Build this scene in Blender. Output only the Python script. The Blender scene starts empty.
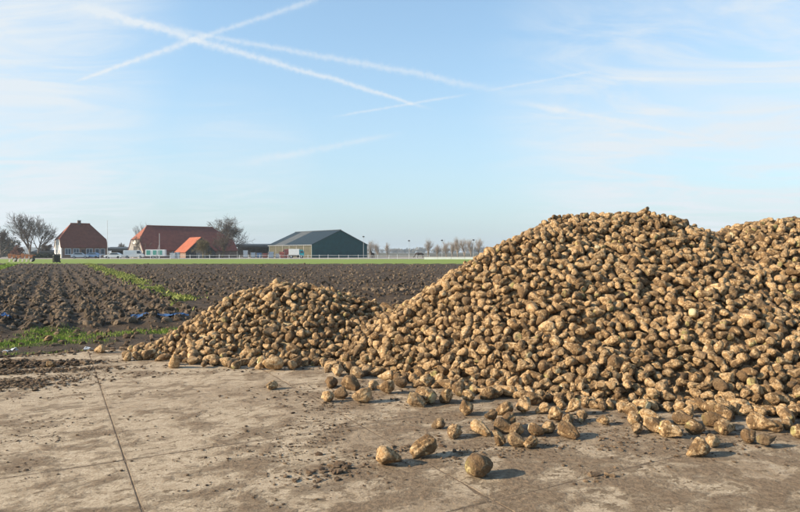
import bpy, bmesh, math, random
import numpy as np
from mathutils import Vector, Matrix, kdtree

R = math.radians
SC = bpy.context.scene
COL = SC.collection
F = 622.0            # focal length in photo pixels (800 px wide)
EYE = 1.6
HZ = 252.0           # horizon row in the photo

# ------------------------------------------------------------------ camera
cd = bpy.data.cameras.new('camera'); cam = bpy.data.objects.new('camera', cd); COL.objects.link(cam)
cd.sensor_width = 36; cd.lens = 36 * F / 800; cd.clip_start = 0.05; cd.clip_end = 9000
PITCH = math.atan((256 - HZ) / F)
cam.location = (0, 0, EYE); cam.rotation_euler = (math.pi / 2 - PITCH, 0, 0)
SC.camera = cam

# ------------------------------------------------------------------ light
SUN_EL, SUN_PHI = 24.0, 13.0        # degrees above the horizon; the sun stands left, a little behind the camera
to_sun = Vector((-math.cos(R(SUN_PHI)) * math.cos(R(SUN_EL)), -math.sin(R(SUN_PHI)) * math.cos(R(SUN_EL)), math.sin(R(SUN_EL))))
ld = bpy.data.lights.new('sun', 'SUN'); sun = bpy.data.objects.new('sun', ld); COL.objects.link(sun)
ld.energy = 5.0; ld.angle = R(0.6); ld.color = (1.0, 0.84, 0.63)
sun.rotation_euler = to_sun.to_track_quat('Z', 'Y').to_euler(); sun.location = (-20, -5, 20)
SKY_STRENGTH = 0.15
SC.view_settings.view_transform = 'Standard'; SC.view_settings.look = 'None'
SC.view_settings.gamma = 1; SC.view_settings.use_curve_mapping = False
SC.view_settings.exposure = 0.85
SC.render.engine = 'CYCLES'
SC.cycles.use_denoising = True
SC.cycles.max_bounces = 6; SC.cycles.diffuse_bounces = 3; SC.cycles.glossy_bounces = 2
SC.cycles.transmission_bounces = 4; SC.cycles.volume_bounces = 0; SC.cycles.transparent_max_bounces = 8


class NT:
    """tiny node-tree helper"""
    def __init__(s, tree):
        s.t = tree; s.n = tree.nodes; s.l = tree.links

    def node(s, kind, **kw):
        n = s.n.new(kind)
        for k, v in kw.items(): setattr(n, k, v)
        return n

    def put(s, sock, v):
        if isinstance(v, bpy.types.NodeSocket): s.l.new(v, sock)
        elif isinstance(v, (tuple, list)) and sock.type == 'RGBA' and len(v) == 3: sock.default_value = (*v, 1)
        else: sock.default_value = v

    def math(s, op, a, b=None, c=None, clamp=False):
        n = s.node('ShaderNodeMath', operation=op, use_clamp=clamp)
        s.put(n.inputs[0], a)
        if b is not None: s.put(n.inputs[1], b)
        if c is not None: s.put(n.inputs[2], c)
        return n.outputs[0]

    def vmath(s, op, a, b=None, out=0):
        n = s.node('ShaderNodeVectorMath', operation=op)
        s.put(n.inputs[0], a)
        if b is not None: s.put(n.inputs['Scale' if op == 'SCALE' else 1], b)
        return n.outputs[out]

    def dot(s, a, b): return s.vmath('DOT_PRODUCT', a, b, 'Value')

    def noise(s, vec, scale, detail=4, rough=0.55, dist=0.0, dim='3D'):
        n = s.node('ShaderNodeTexNoise', noise_dimensions=dim)
        if vec is not None: s.put(n.inputs['Vector'], vec)
        n.inputs['Scale'].default_value = scale; n.inputs['Detail'].default_value = detail
        n.inputs['Roughness'].default_value = rough; n.inputs['Distortion'].default_value = dist
        return n.outputs['Fac']

    def smooth(s, x, a, b):
        n = s.node('ShaderNodeMapRange', interpolation_type='SMOOTHSTEP')
        s.put(n.inputs[0], x); s.put(n.inputs[1], a); s.put(n.inputs[2], b)
        return n.outputs[0]

    def mix(s, f, a, b):
        n = s.node('ShaderNodeMix', data_type='RGBA')
        s.put(n.inputs[0], f); s.put(n.inputs[6], a); s.put(n.inputs[7], b)
        return n.outputs[2]

    def mapping(s, vec, scale=(1, 1, 1), rot=(0, 0, 0), loc=(0, 0, 0)):
        n = s.node('ShaderNodeMapping'); s.put(n.inputs[0], vec)
        n.inputs['Scale'].default_value = scale; n.inputs['Rotation'].default_value = rot; n.inputs['Location'].default_value = loc
        return n.outputs[0]

    def bump(s, h, strength=0.5, dist=0.01):
        n = s.node('ShaderNodeBump'); s.put(n.inputs['Height'], h)
        n.inputs['Strength'].default_value = strength; n.inputs['Distance'].default_value = dist
        return n.outputs[0]


def pixdir(px, py):
    """direction through a pixel of the photo"""
    v = Vector(((px - 400) / F, (256 - py) / F, -1.0)).normalized()
    return cam.rotation_euler.to_matrix() @ v


# ------------------------------------------------------------------ sky
world = bpy.data.worlds.new('World'); SC.world = world; world.use_nodes = True
W = NT(world.node_tree)
for n in list(W.n): W.n.remove(n)
w_out = W.node('ShaderNodeOutputWorld'); w_bg = W.node('ShaderNodeBackground')
sky = W.node('ShaderNodeTexSky', sky_type='NISHITA'); sky.sun_disc = False
sky.sun_elevation = R(SUN_EL); sky.sun_rotation = math.atan2(to_sun.x, to_sun.y) % (2 * math.pi)
sky.altitude = 0; sky.air_density = 1.0; sky.dust_density = 0.7; sky.ozone_density = 1.6
wdir = W.node('ShaderNodeTexCoord').outputs['Generated']
skycol = sky.outputs[0]
sep = W.node('ShaderNodeSeparateXYZ'); W.l.new(wdir, sep.inputs[0])
up = W.math('MAXIMUM', sep.outputs[2], 0.02)
# cirrus lives on a plane high above: project the direction on it
cmb = W.node('ShaderNodeCombineXYZ')
W.l.new(W.math('DIVIDE', sep.outputs[0], W.math('ADD', up, 0.12)), cmb.inputs[0])
W.l.new(W.math('DIVIDE', sep.outputs[1], W.math('ADD', up, 0.12)), cmb.inputs[1])
plane = cmb.outputs[0]
wisp = W.noise(W.mapping(plane, scale=(0.9, 1.9, 1), rot=(0, 0, R(38))), 1.5, 9, 0.60, 1.2)
veil = W.noise(W.mapping(plane, scale=(0.5, 1.1, 1), rot=(0, 0, R(10)), loc=(3.1, 1.7, 0)), 0.9, 5, 0.5, 0.3)


def near_dir(px, py, r_in, r_out):
    d = pixdir(px, py)
    return W.smooth(W.dot(wdir, tuple(d)), math.cos(R(r_out)), math.cos(R(r_in)))


zone = None
for px, py, ri, ro, amt in ((-30, 5, 2, 16, 1.0), (-90, 180, 4, 22, 0.95), (760, 110, 4, 24, 1.0), (820, 20, 3, 14, .8), (230, 175, 1, 9, .35), (610, 200, 1, 9, .3)):
    z = W.math('MULTIPLY', near_dir(px, py, ri, ro), amt)
    zone = z if zone is None else W.math('MAXIMUM', zone, z)
cir = W.math('MULTIPLY', W.smooth(wisp, 0.36, 0.72), zone)
cir = W.math('ADD', W.math('MULTIPLY', cir, 0.75), W.math('MULTIPLY', W.math('MULTIPLY', W.smooth(veil, .2, .7), zone), 0.50))
cir = W.math('ADD', cir, W.math('MULTIPLY_ADD', W.smooth(veil, .25, .8), .10, .04))       # thin milky veil over the whole sky


def contrail(p0, p1, w0, w1, amt, feather=0.06, rag=1.0, seed=0.0):
    """a vapour trail: a stretch of a great circle with ragged, widening edges"""
    a, b = pixdir(*p0), pixdir(*p1)
    nrm = a.cross(b).normalized(); mid = (a + b).normalized(); tan = nrm.cross(mid).normalized()
    half = math.asin(min(1, abs(b.dot(tan))))
    along = W.math('DIVIDE', W.dot(wdir, tuple(tan)), half)                  # -1 .. 1
    wob = W.noise(W.vmath('ADD', wdir, (seed, seed, 0)), 9, 3, .5)
    off = W.math('ADD', W.dot(wdir, tuple(nrm)), W.math('MULTIPLY', W.math('SUBTRACT', wob, .5), .010 * rag))
    f = W.math('MULTIPLY_ADD', along, .5, .5)
    wd = W.math('MULTIPLY_ADD', f, (w1 - w0) / F, w0 / F)
    puff = W.noise(W.vmath('ADD', wdir, (seed * 2, 0, seed)), 120, 5, .65)
    wd = W.math('MULTIPLY', wd, W.math('MULTIPLY_ADD', puff, 1.5, .25))
    g = W.math('DIVIDE', off, wd); g = W.math('MULTIPLY', g, g)
    g = W.math('EXPONENT', W.math('MULTIPLY', g, -.7))
    ends = W.math('MULTIPLY', W.smooth(along, -1 - feather, -1 + 4 * feather), W.smooth(along, 1 + feather, 1 - 4 * feather))
    ends = W.math('MULTIPLY', ends, W.math('GREATER_THAN', W.dot(wdir, tuple(mid)), 0))
    amt = amt * .78
    tex = W.math('MULTIPLY_ADD', W.smooth(puff, .25, .62), .5, .5)
    return W.math('MULTIPLY', W.math('MULTIPLY', W.math('MULTIPLY', g, ends), tex), amt)


trails = [((80, 5), (428, 108), 3.3, 1.2, .92, .06, 1.0, 1.3),
          ((150, 24), (508, 92), 1.8, 2.6, .62, .1, .8, 2.1),
          ((515, 102), (760, 148), 2.0, 1.2, .45, .1, .6, 3.7),
          ((72, 83), (205, 36), .9, 2.4, .80, .08, .6, 4.9),
          ((190, 41), (325, -3), 1.6, 2.0, .60, .08, .6, 5.2),
          ((332, 117), (470, 94), 1.0, 1.0, .55, .1, .4, 6.8),
          ((480, 92), (600, 70), 1.0, 1.0, .38, .12, .4, 6.1),
          ((235, 166), (402, 132), 3.0, 1.8, .5, .12, .9, 7.4),
          ((215, 198), (275, 188), 3.0, 1.5, .42, .15, .9, 8.6),
          ((45, 66), (95, 71), .8, .8, .2, .15, .3, 9.9)]
cl = cir
for t in trails: cl = W.math('ADD', cl, contrail(*t))
cl = W.math('MINIMUM', cl, 0.94)
SKY_TINT = (0.84, 1.00, 1.0)
tinted = W.node('ShaderNodeMix', data_type='RGBA', blend_type='MULTIPLY')
tinted.inputs[0].default_value = 1; W.l.new(skycol, tinted.inputs[6]); tinted.inputs[7].default_value = (*SKY_TINT, 1)
CLOUD = (2.95, 3.2, 3.4)
low_haze = W.math('MULTIPLY', W.math('EXPONENT', W.math('MULTIPLY', W.math('MAXIMUM', sep.outputs[2], 0.0), -3.8)), .93)
milky = W.mix(low_haze, tinted.outputs[2], (1.76, 2.13, 2.50))
final = W.mix(cl, milky, CLOUD)
W.l.new(final, w_bg.inputs[0]); w_bg.inputs[1].default_value = SKY_STRENGTH
W.l.new(w_bg.outputs[0], w_out.inputs[0])

# ------------------------------------------------------------------ helpers
rng = np.random.default_rng(7)
random.seed(7)
GA = R(29.0)                                       # yard and field grid: u to the right and away, v away to the left
U = np.array((math.cos(GA), math.sin(GA))); V = np.array((-math.sin(GA), math.cos(GA)))


def uv_xy(u, v): return u * U[0] + v * V[0], u * U[1] + v * V[1]
def xy_uv(x, y): return x * U[0] + y * U[1], x * V[0] + y * V[1]


def ground_at(px, py):
    d = F * EYE / (py - HZ)
    return (px - 400) / F * d, d


def at(px, d, z=0.0): return ((px - 400) / F * d, d, z)


def _hash(i, j, k):
    h = (i.astype(np.int64) * 374761393 + j.astype(np.int64) * 668265263 + k.astype(np.int64) * 2147483647 + 1013904223) & 0xffffffff
    h = ((h ^ (h >> 13)) * 1274126177) & 0xffffffff
    return ((h ^ (h >> 16)) & 0xffff) / 65535.0


def vnoise(x, y, z=0.0):
    x, y, z = np.broadcast_arrays(np.asarray(x, float), np.asarray(y, float), np.asarray(z, float))
    i, j, k = np.floor(x), np.floor(y), np.floor(z)
    fx, fy, fz = x - i, y - j, z - k
    fx, fy, fz = (t * t * (3 - 2 * t) for t in (fx, fy, fz))
    out = 0
    for a in (0, 1):
        for b in (0, 1):
            for c in (0, 1):
                w = (fx if a else 1 - fx) * (fy if b else 1 - fy) * (fz if c else 1 - fz)
                out = out + w * _hash(i + a, j + b, k + c)
    return out * 2 - 1


def fbm(x, y, z=0.0, o=4):
    s, a, n = 0, 1.0, 0
    for q in range(o):
        f = 2.03 ** q
        s = s + a * vnoise(np.asarray(x) * f + 17.3 * q, np.asarray(y) * f - 9.1 * q, np.asarray(z) * f); n += a; a *= .5
    return s / n


def sstep(x, a, b):
    t = np.clip((x - a) / (b - a), 0, 1); return t * t * (3 - 2 * t)


def np_mesh(name, verts, faces, smooth=True, attrs=None):
    """mesh from arrays; faces is an (n,3) or (n,4) index array"""
    verts = np.asarray(verts, np.float32); faces = np.asarray(faces, np.int32)
    me = bpy.data.meshes.new(name); k = faces.shape[1]
    me.vertices.add(len(verts)); me.vertices.foreach_set('co', verts.ravel())
    me.loops.add(faces.size); me.loops.foreach_set('vertex_index', faces.ravel())
    me.polygons.add(len(faces)); me.polygons.foreach_set('loop_start', np.arange(0, faces.size, k, dtype=np.int32))
    me.polygons.foreach_set('use_smooth', np.full(len(faces), smooth))
    for nm, arr in (attrs or {}).items():
        arr = np.asarray(arr, np.float32)
        if arr.ndim == 2:
            a = me.attributes.new(nm, 'FLOAT_VECTOR', 'POINT'); a.data.foreach_set('vector', arr.ravel())
        else:
            a = me.attributes.new(nm, 'FLOAT', 'POINT'); a.data.foreach_set('value', arr)
    me.update(calc_edges=True)
    return me


def link(name, me, mat=None, parent=None, loc=None, rotz=None):
    o = bpy.data.objects.new(name, me); COL.objects.link(o)
    if me is not None and mat is not None:
        me.materials.clear(); me.materials.append(mat)
    if parent is not None: o.parent = parent
    if loc is not None: o.location = loc
    if rotz is not None: o.rotation_euler = (0, 0, rotz)
    return o


def tag(o, label=None, cat=None, group=None, kind=None):
    for k, v in (('label', label), ('category', cat), ('group', group), ('kind', kind)):
        if v: o[k] = v
    return o


def thing(name, label, cat, loc=(0, 0, 0), rotz=0.0, group=None):
    o = link(name, None, loc=loc, rotz=rotz); o.empty_display_size = .2
    return tag(o, label, cat, group)


_ico = {}
def ico(n):
    if n not in _ico:
        bm = bmesh.new(); bmesh.ops.create_icosphere(bm, subdivisions=n, radius=1)
        bm.verts.ensure_lookup_table()
        _ico[n] = (np.array([v.co[:] for v in bm.verts]), np.array([[v.index for v in f.verts] for f in bm.faces]))
        bm.free()
    return _ico[n]


def rand_rot(n, g=None):
    g = g or rng
    q = g.normal(size=(n, 4)); q /= np.linalg.norm(q, axis=1)[:, None]
    w, x, y, z = q.T
    return np.stack([np.stack([1 - 2 * (y * y + z * z), 2 * (x * y - z * w), 2 * (x * z + y * w)], -1),
                     np.stack([2 * (x * y + z * w), 1 - 2 * (x * x + z * z), 2 * (y * z - x * w)], -1),
                     np.stack([2 * (x * z - y * w), 2 * (y * z + x * w), 1 - 2 * (x * x + y * y)], -1)], 1)


def flat_rot(n, g):
    a = g.uniform(0, 2 * math.pi, n); t = g.normal(size=n) * .3; c, s, ct, st = np.cos(a), np.sin(a), np.cos(t), np.sin(t); z = 0 * a
    return np.stack([np.stack([c, -s * ct, s * st], -1), np.stack([s, c * ct, -c * st], -1), np.stack([z, st, ct], -1)], 1)


def scatter(protos, idx, pos, rot, scl, rnd=None):
    """many transformed copies of small shapes as ONE vertex/face array with attributes"""
    VV, FF, BC, RN = [], [], [], []; base = 0
    rnd = rng.random(len(pos)) if rnd is None else rnd
    for k, (pv, pf) in enumerate(protos):
        m = np.nonzero(idx == k)[0]
        if not len(m): continue
        loc = pv[None] * scl[m][:, None, :]
        vv = np.einsum('nij,nvj->nvi', rot[m], loc) + pos[m][:, None, :]
        nv = len(pv)
        VV.append(vv.reshape(-1, 3)); BC.append(np.broadcast_to(pv, (len(m), nv, 3)).reshape(-1, 3)); RN.append(np.repeat(rnd[m], nv))
        FF.append((pf[None] + (base + np.arange(len(m)) * nv)[:, None, None]).reshape(-1, pf.shape[1]))
        base += len(m) * nv
    return np.concatenate(VV), np.concatenate(FF), {'bco': np.concatenate(BC), 'rnd': np.concatenate(RN)}


class MB:
    """collects boxes, prisms and tubes into one mesh"""
    def __init__(s): s.v, s.f = [], []

    def add(s, v, f):
        b = len(s.v); s.v += [tuple(p) for p in v]; s.f += [tuple(i + b for i in q) for q in f]; return s

    def box(s, x0, x1, y0, y1, z0, z1, taper=0.0):
        t = taper
        v = [(x0, y0, z0), (x1, y0, z0), (x1, y1, z0), (x0, y1, z0), (x0 + t, y0 + t, z1), (x1 - t, y0 + t, z1), (x1 - t, y1 - t, z1), (x0 + t, y1 - t, z1)]
        return s.add(v, [(3, 2, 1, 0), (4, 5, 6, 7), (0, 1, 5, 4), (1, 2, 6, 5), (2, 3, 7, 6), (3, 0, 4, 7)])

    def tube(s, p0, p1, r0, r1=None, n=6, caps=True):
        r1 = r0 if r1 is None else r1
        p0, p1 = Vector(p0), Vector(p1); d = (p1 - p0).normalized()
        a = d.orthogonal().normalized(); b = d.cross(a)
        v = []
        for p, r in ((p0, r0), (p1, r1)):
            for i in range(n):
                t = 2 * math.pi * i / n; v.append(p + a * (r * math.cos(t)) + b * (r * math.sin(t)))
        f = [(i, (i + 1) % n, n + (i + 1) % n, n + i) for i in range(n)]
        if caps: f += [tuple(range(n))[::-1], tuple(range(n, 2 * n))]
        return s.add(v, f)

    def slab(s, pts, th):
        """a flat polygon given thickness against its normal"""
        p = [Vector(q) for q in pts]; nrm = (p[1] - p[0]).cross(p[2] - p[0]).normalized() * th
        n = len(p)
        return s.add(p + [q - nrm for q in p], [tuple(range(n)), tuple(range(n, 2 * n))[::-1]] + [(i, n + i, n + (i + 1) % n, (i + 1) % n) for i in range(n)])

    def prism(s, prof, y0, y1):
        """profile in x,z swept along y"""
        n = len(prof)
        return s.add([(x, y0, z) for x, z in prof] + [(x, y1, z) for x, z in prof],
                     [tuple(range(n)), tuple(range(n, 2 * n))[::-1]] + [(i, n + i, n + (i + 1) % n, (i + 1) % n) for i in range(n)])

    def build(s, name, mat, parent=None, smooth=False, loc=None, bevel=0.0):
        me = bpy.data.meshes.new(name); me.from_pydata(s.v, [], s.f)
        bm = bmesh.new(); bm.from_mesh(me)
        bmesh.ops.recalc_face_normals(bm, faces=bm.faces)
        if bevel: bmesh.ops.bevel(bm, geom=bm.edges, offset=bevel, segments=2, affect='EDGES', clamp_overlap=True)
        bm.to_mesh(me); bm.free()
        if smooth: me.polygons.foreach_set('use_smooth', np.ones(len(me.polygons), bool))
        return link(name, me, mat, parent, loc)


# ------------------------------------------------------------------ materials
def new_mat(name, rough=0.85):
    m = bpy.data.materials.new(name); m.use_nodes = True
    N = NT(m.node_tree); b = N.n['Principled BSDF']; b.inputs['Roughness'].default_value = rough
    b.inputs['Specular IOR Level'].default_value = .25
    return m, N, b


def plain(name, c, rough=.8, var=.15, scale=3.0, metal=0.0, bump=0.0):
    m, N, b = new_mat(name, rough)
    p = N.node('ShaderNodeNewGeometry').outputs['Position']
    n = N.noise(p, scale, 6, .6)
    lo = tuple(x * (1 - var) for x in c); hi = tuple(min(1, x * (1 + var)) for x in c)
    N.put(b.inputs['Base Color'], N.mix(N.smooth(n, .3, .7), lo, hi)); b.inputs['Metallic'].default_value = metal
    if bump: N.l.new(N.bump(n, .6, bump), b.inputs['Normal'])
    return m


M = {}


def mat_beet():
    m, N, b = new_mat('beet_skin', .82)
    bco = N.node('ShaderNodeAttribute', attribute_name='bco').outputs['Vector']
    rn = N.node('ShaderNodeAttribute', attribute_name='rnd').outputs['Fac']
    ob = N.node('ShaderNodeObjectInfo').outputs['Random']
    seed = N.math('ADD', N.math('MULTIPLY', rn, 31.7), N.math('MULTIPLY', ob, 57.3))
    vec = N.vmath('ADD', bco, N.vmath('SCALE', (1.0, .73, .41), seed))
    s1 = N.math('FRACT', N.math('MULTIPLY', seed, 7.13)); s2 = N.math('FRACT', N.math('MULTIPLY', seed, 3.71))
    skin = N.mix(s1, (.405, .24, .108), (.25, .145, .060))
    skin = N.mix(N.smooth(N.noise(vec, 34, 5, .65), .41, .62), skin, (.58, .41, .23))
    # the topped crown, greenish
    z = N.node('ShaderNodeSeparateXYZ'); N.l.new(bco, z.inputs[0])
    wob = N.math('ADD', z.outputs[2], N.math('MULTIPLY', N.noise(vec, 26, 3), .03))
    crown = N.math('MULTIPLY', N.smooth(wob, .066, .082), N.math('GREATER_THAN', s1, .55))
    skin = N.mix(N.math('MULTIPLY', crown, .7), skin, (.37, .34, .13))
    big = N.noise(vec, 11, 6, .62, .4)
    thr = N.math('MULTIPLY_ADD', s2, .21, .362)
    big = N.math('MULTIPLY_ADD', N.math('SUBTRACT', N.noise(vec, 48, 6, .7), .5), .45, big)
    mud = N.smooth(big, N.math('SUBTRACT', thr, .0), N.math('ADD', thr, .12))
    ringv = N.mapping(vec, scale=(10, 10, 75))
    groove = N.noise(ringv, 1.0, 4, .6)
    mud = N.math('MAXIMUM', mud, N.math('MULTIPLY', N.smooth(groove, .52, .70), .75))
    mud_shade = N.mix(N.noise(vec, 50, 4), (.070, .038, .017), (.165, .095, .043))  # real mud, its colour deepened to add occlusion shade
    colr = N.mix(N.math('MULTIPLY', mud, .88), skin, mud_shade)
    pale = N.math('MULTIPLY', N.smooth(N.noise(N.vmath('ADD', vec, (5, 2, 8)), 17, 2, .4), .74, .77), N.math('GREATER_THAN', s2, .55))
    colr = N.mix(pale, colr, (.74, .66, .50))
    s3 = N.math('FRACT', N.math('MULTIPLY', seed, 11.9))
    caked = N.math('MULTIPLY', N.smooth(s3, .80, 1.0), N.smooth(N.noise(vec, 9, 5, .6), .36, .52))
    colr = N.mix(N.math('MULTIPLY', caked, .7), colr, N.mix(N.noise(vec, 40, 4), (.085, .055, .032), (.23, .16, .095)))      # caked with grey soil
    cut = N.math('MULTIPLY', N.smooth(N.math('ADD', z.outputs[2], N.math('MULTIPLY', N.noise(vec, 40, 3), .02)), .072, .080), N.math('LESS_THAN', s3, .28))
    colr = N.mix(N.math('MULTIPLY', cut, .8), colr, (.60, .50, .32))                                                         # pale cut crown
    N.l.new(colr, b.inputs['Base Color'])
    h = N.math('ADD', N.math('MULTIPLY', N.noise(vec, 60, 6, .65), 1.0), N.math('MULTIPLY', mud, .35))
    h = N.math('ADD', h, N.math('MULTIPLY', groove, -.6))
    N.l.new(N.bump(h, 1.0, .018), b.inputs['Normal'])
    return m


def mat_concrete():
    m, N, b = new_mat('worn_concrete', .88)
    p = N.node('ShaderNodeNewGeometry').outputs['Position']
    g = N.mapping(p, rot=(0, 0, -GA))
    fine = N.noise(p, 60, 7, .75); mid = N.noise(p, 11, 8, .72); grit = N.noise(p, 150, 4, .7)
    sl = N.node('ShaderNodeObjectInfo').outputs['Random']
    base = N.mix(N.smooth(mid, .32, .66), (.34, .255, .165), (.54, .435, .31))
    base = N.mix(N.math('MULTIPLY', sl, .30), base, (.40, .315, .22))
    base = N.mix(N.math('MULTIPLY', N.smooth(fine, .47, .62), .6), base, (.22, .155, .10))
    base = N.mix(N.math('MULTIPLY', N.smooth(grit, .56, .68), .6), base, (.62, .53, .41))
    # smeared soil: long streaks along the traffic, broad stains, crumbs
    streak = N.noise(N.mapping(g, scale=(1, 1.35, 1), rot=(0, 0, R(-50))), 2.1, 10, .70, .25)
    broad = N.noise(N.mapping(g, loc=(4.2, 1.3, 0)), .55, 8, .66, .4)
    sx = N.node('ShaderNodeSeparateXYZ'); N.l.new(p, sx.inputs[0])
    traffic = N.smooth(N.math('ADD', sx.outputs[0], N.math('MULTIPLY', N.math('SUBTRACT', broad, .5), 4)), -2.4, .4)
    d1 = N.smooth(N.math('ADD', streak, N.math('MULTIPLY', traffic, .06)), .49, .62)
    d2 = N.smooth(N.math('ADD', broad, N.math('MULTIPLY', traffic, .085)), .50, .68)
    d3 = N.smooth(N.math('MULTIPLY_ADD', traffic, .04, N.noise(N.mapping(g, scale=(.9, 1.3, 1)), 7.5, 10, .8)), .55, .64)
    dirt = N.math('MAXIMUM', N.math('MULTIPLY', d1, .85), N.math('MULTIPLY', d2, .5))
    dirt = N.math('MAXIMUM', dirt, N.math('MULTIPLY', d3, .85))
    dirt = N.math('MULTIPLY', dirt, N.math('MULTIPLY_ADD', N.smooth(mid, .30, .58), .65, .35))
    speck = N.smooth(N.noise(p, 30, 8, .8), .555, .60)
    hgt = dirt
    dirt = N.math('MAXIMUM', dirt, N.math('MULTIPLY', speck, .72))
    # soil trodden in along the joints between the slabs
    gs = N.node('ShaderNodeSeparateXYZ'); N.l.new(g, gs.inputs[0])
    for ax_i, j0 in ((0, .465), (1, 11.2)):
        f_ = N.math('PINGPONG', N.math('SUBTRACT', gs.outputs[ax_i], j0), 1.0)
        f_ = N.math('ADD', f_, N.math('MULTIPLY', N.math('SUBTRACT', N.noise(g, 4, 6, .7), .5), .16))
        dirt = N.math('MAXIMUM', dirt, N.math('MULTIPLY', N.smooth(f_, .045, -.01), .45))
    soil = N.mix(N.smooth(N.noise(p, 21, 5, .7), .35, .65), (.12, .075, .042), (.30, .205, .125))
    N.l.new(N.mix(dirt, base, soil), b.inputs['Base Color'])
    h = N.math('ADD', N.math('MULTIPLY', fine, .5), N.math('MULTIPLY', N.math('MULTIPLY', hgt, mid), 2.4))
    N.l.new(N.bump(h, 1.0, .022), b.inputs['Normal'])
    return m


def mat_soil(name, dark, light, green=0.0):
    m, N, b = new_mat(name, .92)
    p = N.node('ShaderNodeNewGeometry').outputs['Position']
    rn = N.node('ShaderNodeAttribute', attribute_name='rnd').outputs['Fac']
    n = N.noise(p, 3.5, 7, .68); f = N.noise(p, 26, 5, .7); bg = N.noise(p, .25, 4, .6)
    k = N.math('ADD', N.math('MULTIPLY', n, .6), N.math('ADD', N.math('MULTIPLY', rn, .28), N.math('MULTIPLY', bg, .25)))
    c = N.mix(N.smooth(k, .38, .82), dark, light)
    c = N.mix(N.math('MULTIPLY', N.smooth(f, .5, .72), .5), c, tuple(x * .6 for x in dark))
    N.l.new(c, b.inputs['Base Color'])
    N.l.new(N.bump(N.math('ADD', N.math('MULTIPLY', n, 2), f), .8, .03), b.inputs['Normal'])
    return m


def mat_leafy(name, a, c2, scale=1.5):
    m, N, b = new_mat(name, .75)
    p = N.node('ShaderNodeNewGeometry').outputs['Position']
    rn = N.node('ShaderNodeAttribute', attribute_name='rnd').outputs['Fac']
    k = N.math('ADD', N.math('MULTIPLY', N.noise(p, scale, 5, .6), .7), N.math('MULTIPLY', rn, .4))
    N.l.new(N.mix(N.smooth(k, .35, .8), a, c2), b.inputs['Base Color'])
    return m


def mat_roof(name, a, c2, course=.34):
    m, N, b = new_mat(name, .8)
    p = N.node('ShaderNodeTexCoord').outputs['Object']
    n = N.noise(p, 1.1, 6, .65); f = N.noise(p, 9, 4, .7)
    w = N.node('ShaderNodeTexWave', wave_type='BANDS', bands_direction='Z'); w.inputs['Scale'].default_value = 1.1 / course
    w.inputs['Distortion'].default_value = .4; N.l.new(p, w.inputs['Vector'])
    k = N.math('ADD', N.math('MULTIPLY', n, .7), N.math('MULTIPLY', f, .3))
    c = N.mix(N.smooth(k, .3, .7), a, c2)
    N.l.new(c, b.inputs['Base Color'])
    N.l.new(N.bump(w.outputs['Fac'], .5, .05), b.inputs['Normal'])
    return m


def mat_ribbed(name, c, axis='X', step=.3, rough=.55):
    m, N, b = new_mat(name, rough)
    p = N.node('ShaderNodeTexCoord').outputs['Object']
    w = N.node('ShaderNodeTexWave', wave_type='BANDS', bands_direction=axis); w.inputs['Scale'].default_value = .31 / step
    N.l.new(p, w.inputs['Vector'])
    n = N.noise(p, .8, 5, .6)
    N.l.new(N.mix(N.smooth(n, .3, .75), tuple(x * .82 for x in c), tuple(x * 1.15 for x in c)), b.inputs['Base Color'])
    N.l.new(N.bump(w.outputs['Fac'], .6, .06), b.inputs['Normal'])
    return m


M['beet'] = mat_beet()
M['concrete'] = mat_concrete()
M['soil'] = mat_soil('ploughed_soil', (.050, .033, .020), (.21, .152, .10))
M['crumb'] = mat_soil('crumbled_soil', (.085, .053, .032), (.22, .15, .09))
M['joint'] = mat_soil('joint_soil', (.15, .105, .068), (.36, .27, .18))
M['grass'] = mat_leafy('grass_green', (.10, .185, .020), (.28, .36, .05))
M['weed'] = mat_leafy('weed_green', (.12, .16, .03), (.34, .34, .09))
M['meadow'] = mat_leafy('meadow_green', (.17, .225, .026), (.31, .345, .050), .35)
M['ground'] = mat_leafy('rough_ground', (.085, .075, .045), (.13, .115, .06), .05)
M['yardground'] = plain('farmyard_gravel', (.26, .23, .19), .9, .2, .4)
M['bark'] = plain('grey_bark', (.13, .105, .085), .9, .3, 2)
M['willow'] = plain('willow_bark', (.23, .19, .15), .9, .3, 2)
M['twig'] = plain('brown_twigs', (.10, .078, .062), .9, .3, 2)
M['olive_twig'] = plain('olive_twigs', (.17, .135, .065), .9, .3, 2)
M['red_twig'] = plain('reddish_twigs', (.19, .10, .075), .9, .3, 2)
M['wood_far'] = mat_leafy('far_wood', (.075, .07, .055), (.13, .115, .085), .05)
M['hedge'] = mat_leafy('dark_hedge', (.022, .032, .022), (.05, .06, .035), 1.2)
M['red_tile'] = mat_roof('dark_red_tiles', (.125, .036, .024), (.20, .062, .038))
M['barn_tile'] = mat_roof('old_red_tiles', (.12, .032, .026), (.20, .060, .042))
M['orange_tile'] = mat_roof('sunlit_tiles', (.27, .075, .038), (.36, .11, .056))  # porch slope towards the sun: sunlight painted into the tile colour
M['hip_tile'] = mat_roof('sunlit_hip_tiles', (.20, .062, .036), (.30, .10, .055))  # lighter than the slopes: sun on the left hips put into the colour
M['white_wall'] = plain('white_render', (.78, .75, .69), .85, .06, .6)
M['brick'] = plain('brown_brick', (.20, .135, .105), .9, .22, 2.2, bump=.01)
M['grey_board'] = plain('weathered_boards', (.24, .22, .20), .9, .2, 1.6)
M['dark_board'] = plain('dark_boards', (.052, .05, .05), .9, .3, 1.6)
M['tan_board'] = plain('tan_boards', (.075, .072, .05), .9, .2, 1.2)
M['green_sheet'] = mat_ribbed('green_steel_sheet', (.004, .058, .062), 'X')
M['slate_sheet'] = mat_ribbed('slate_roof_sheet', (.013, .025, .034), 'Y', .4, .6)
M['pale_sheet'] = mat_ribbed('pale_roof_sheet', (.085, .09, .09), 'Y', .4, .6)
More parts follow.
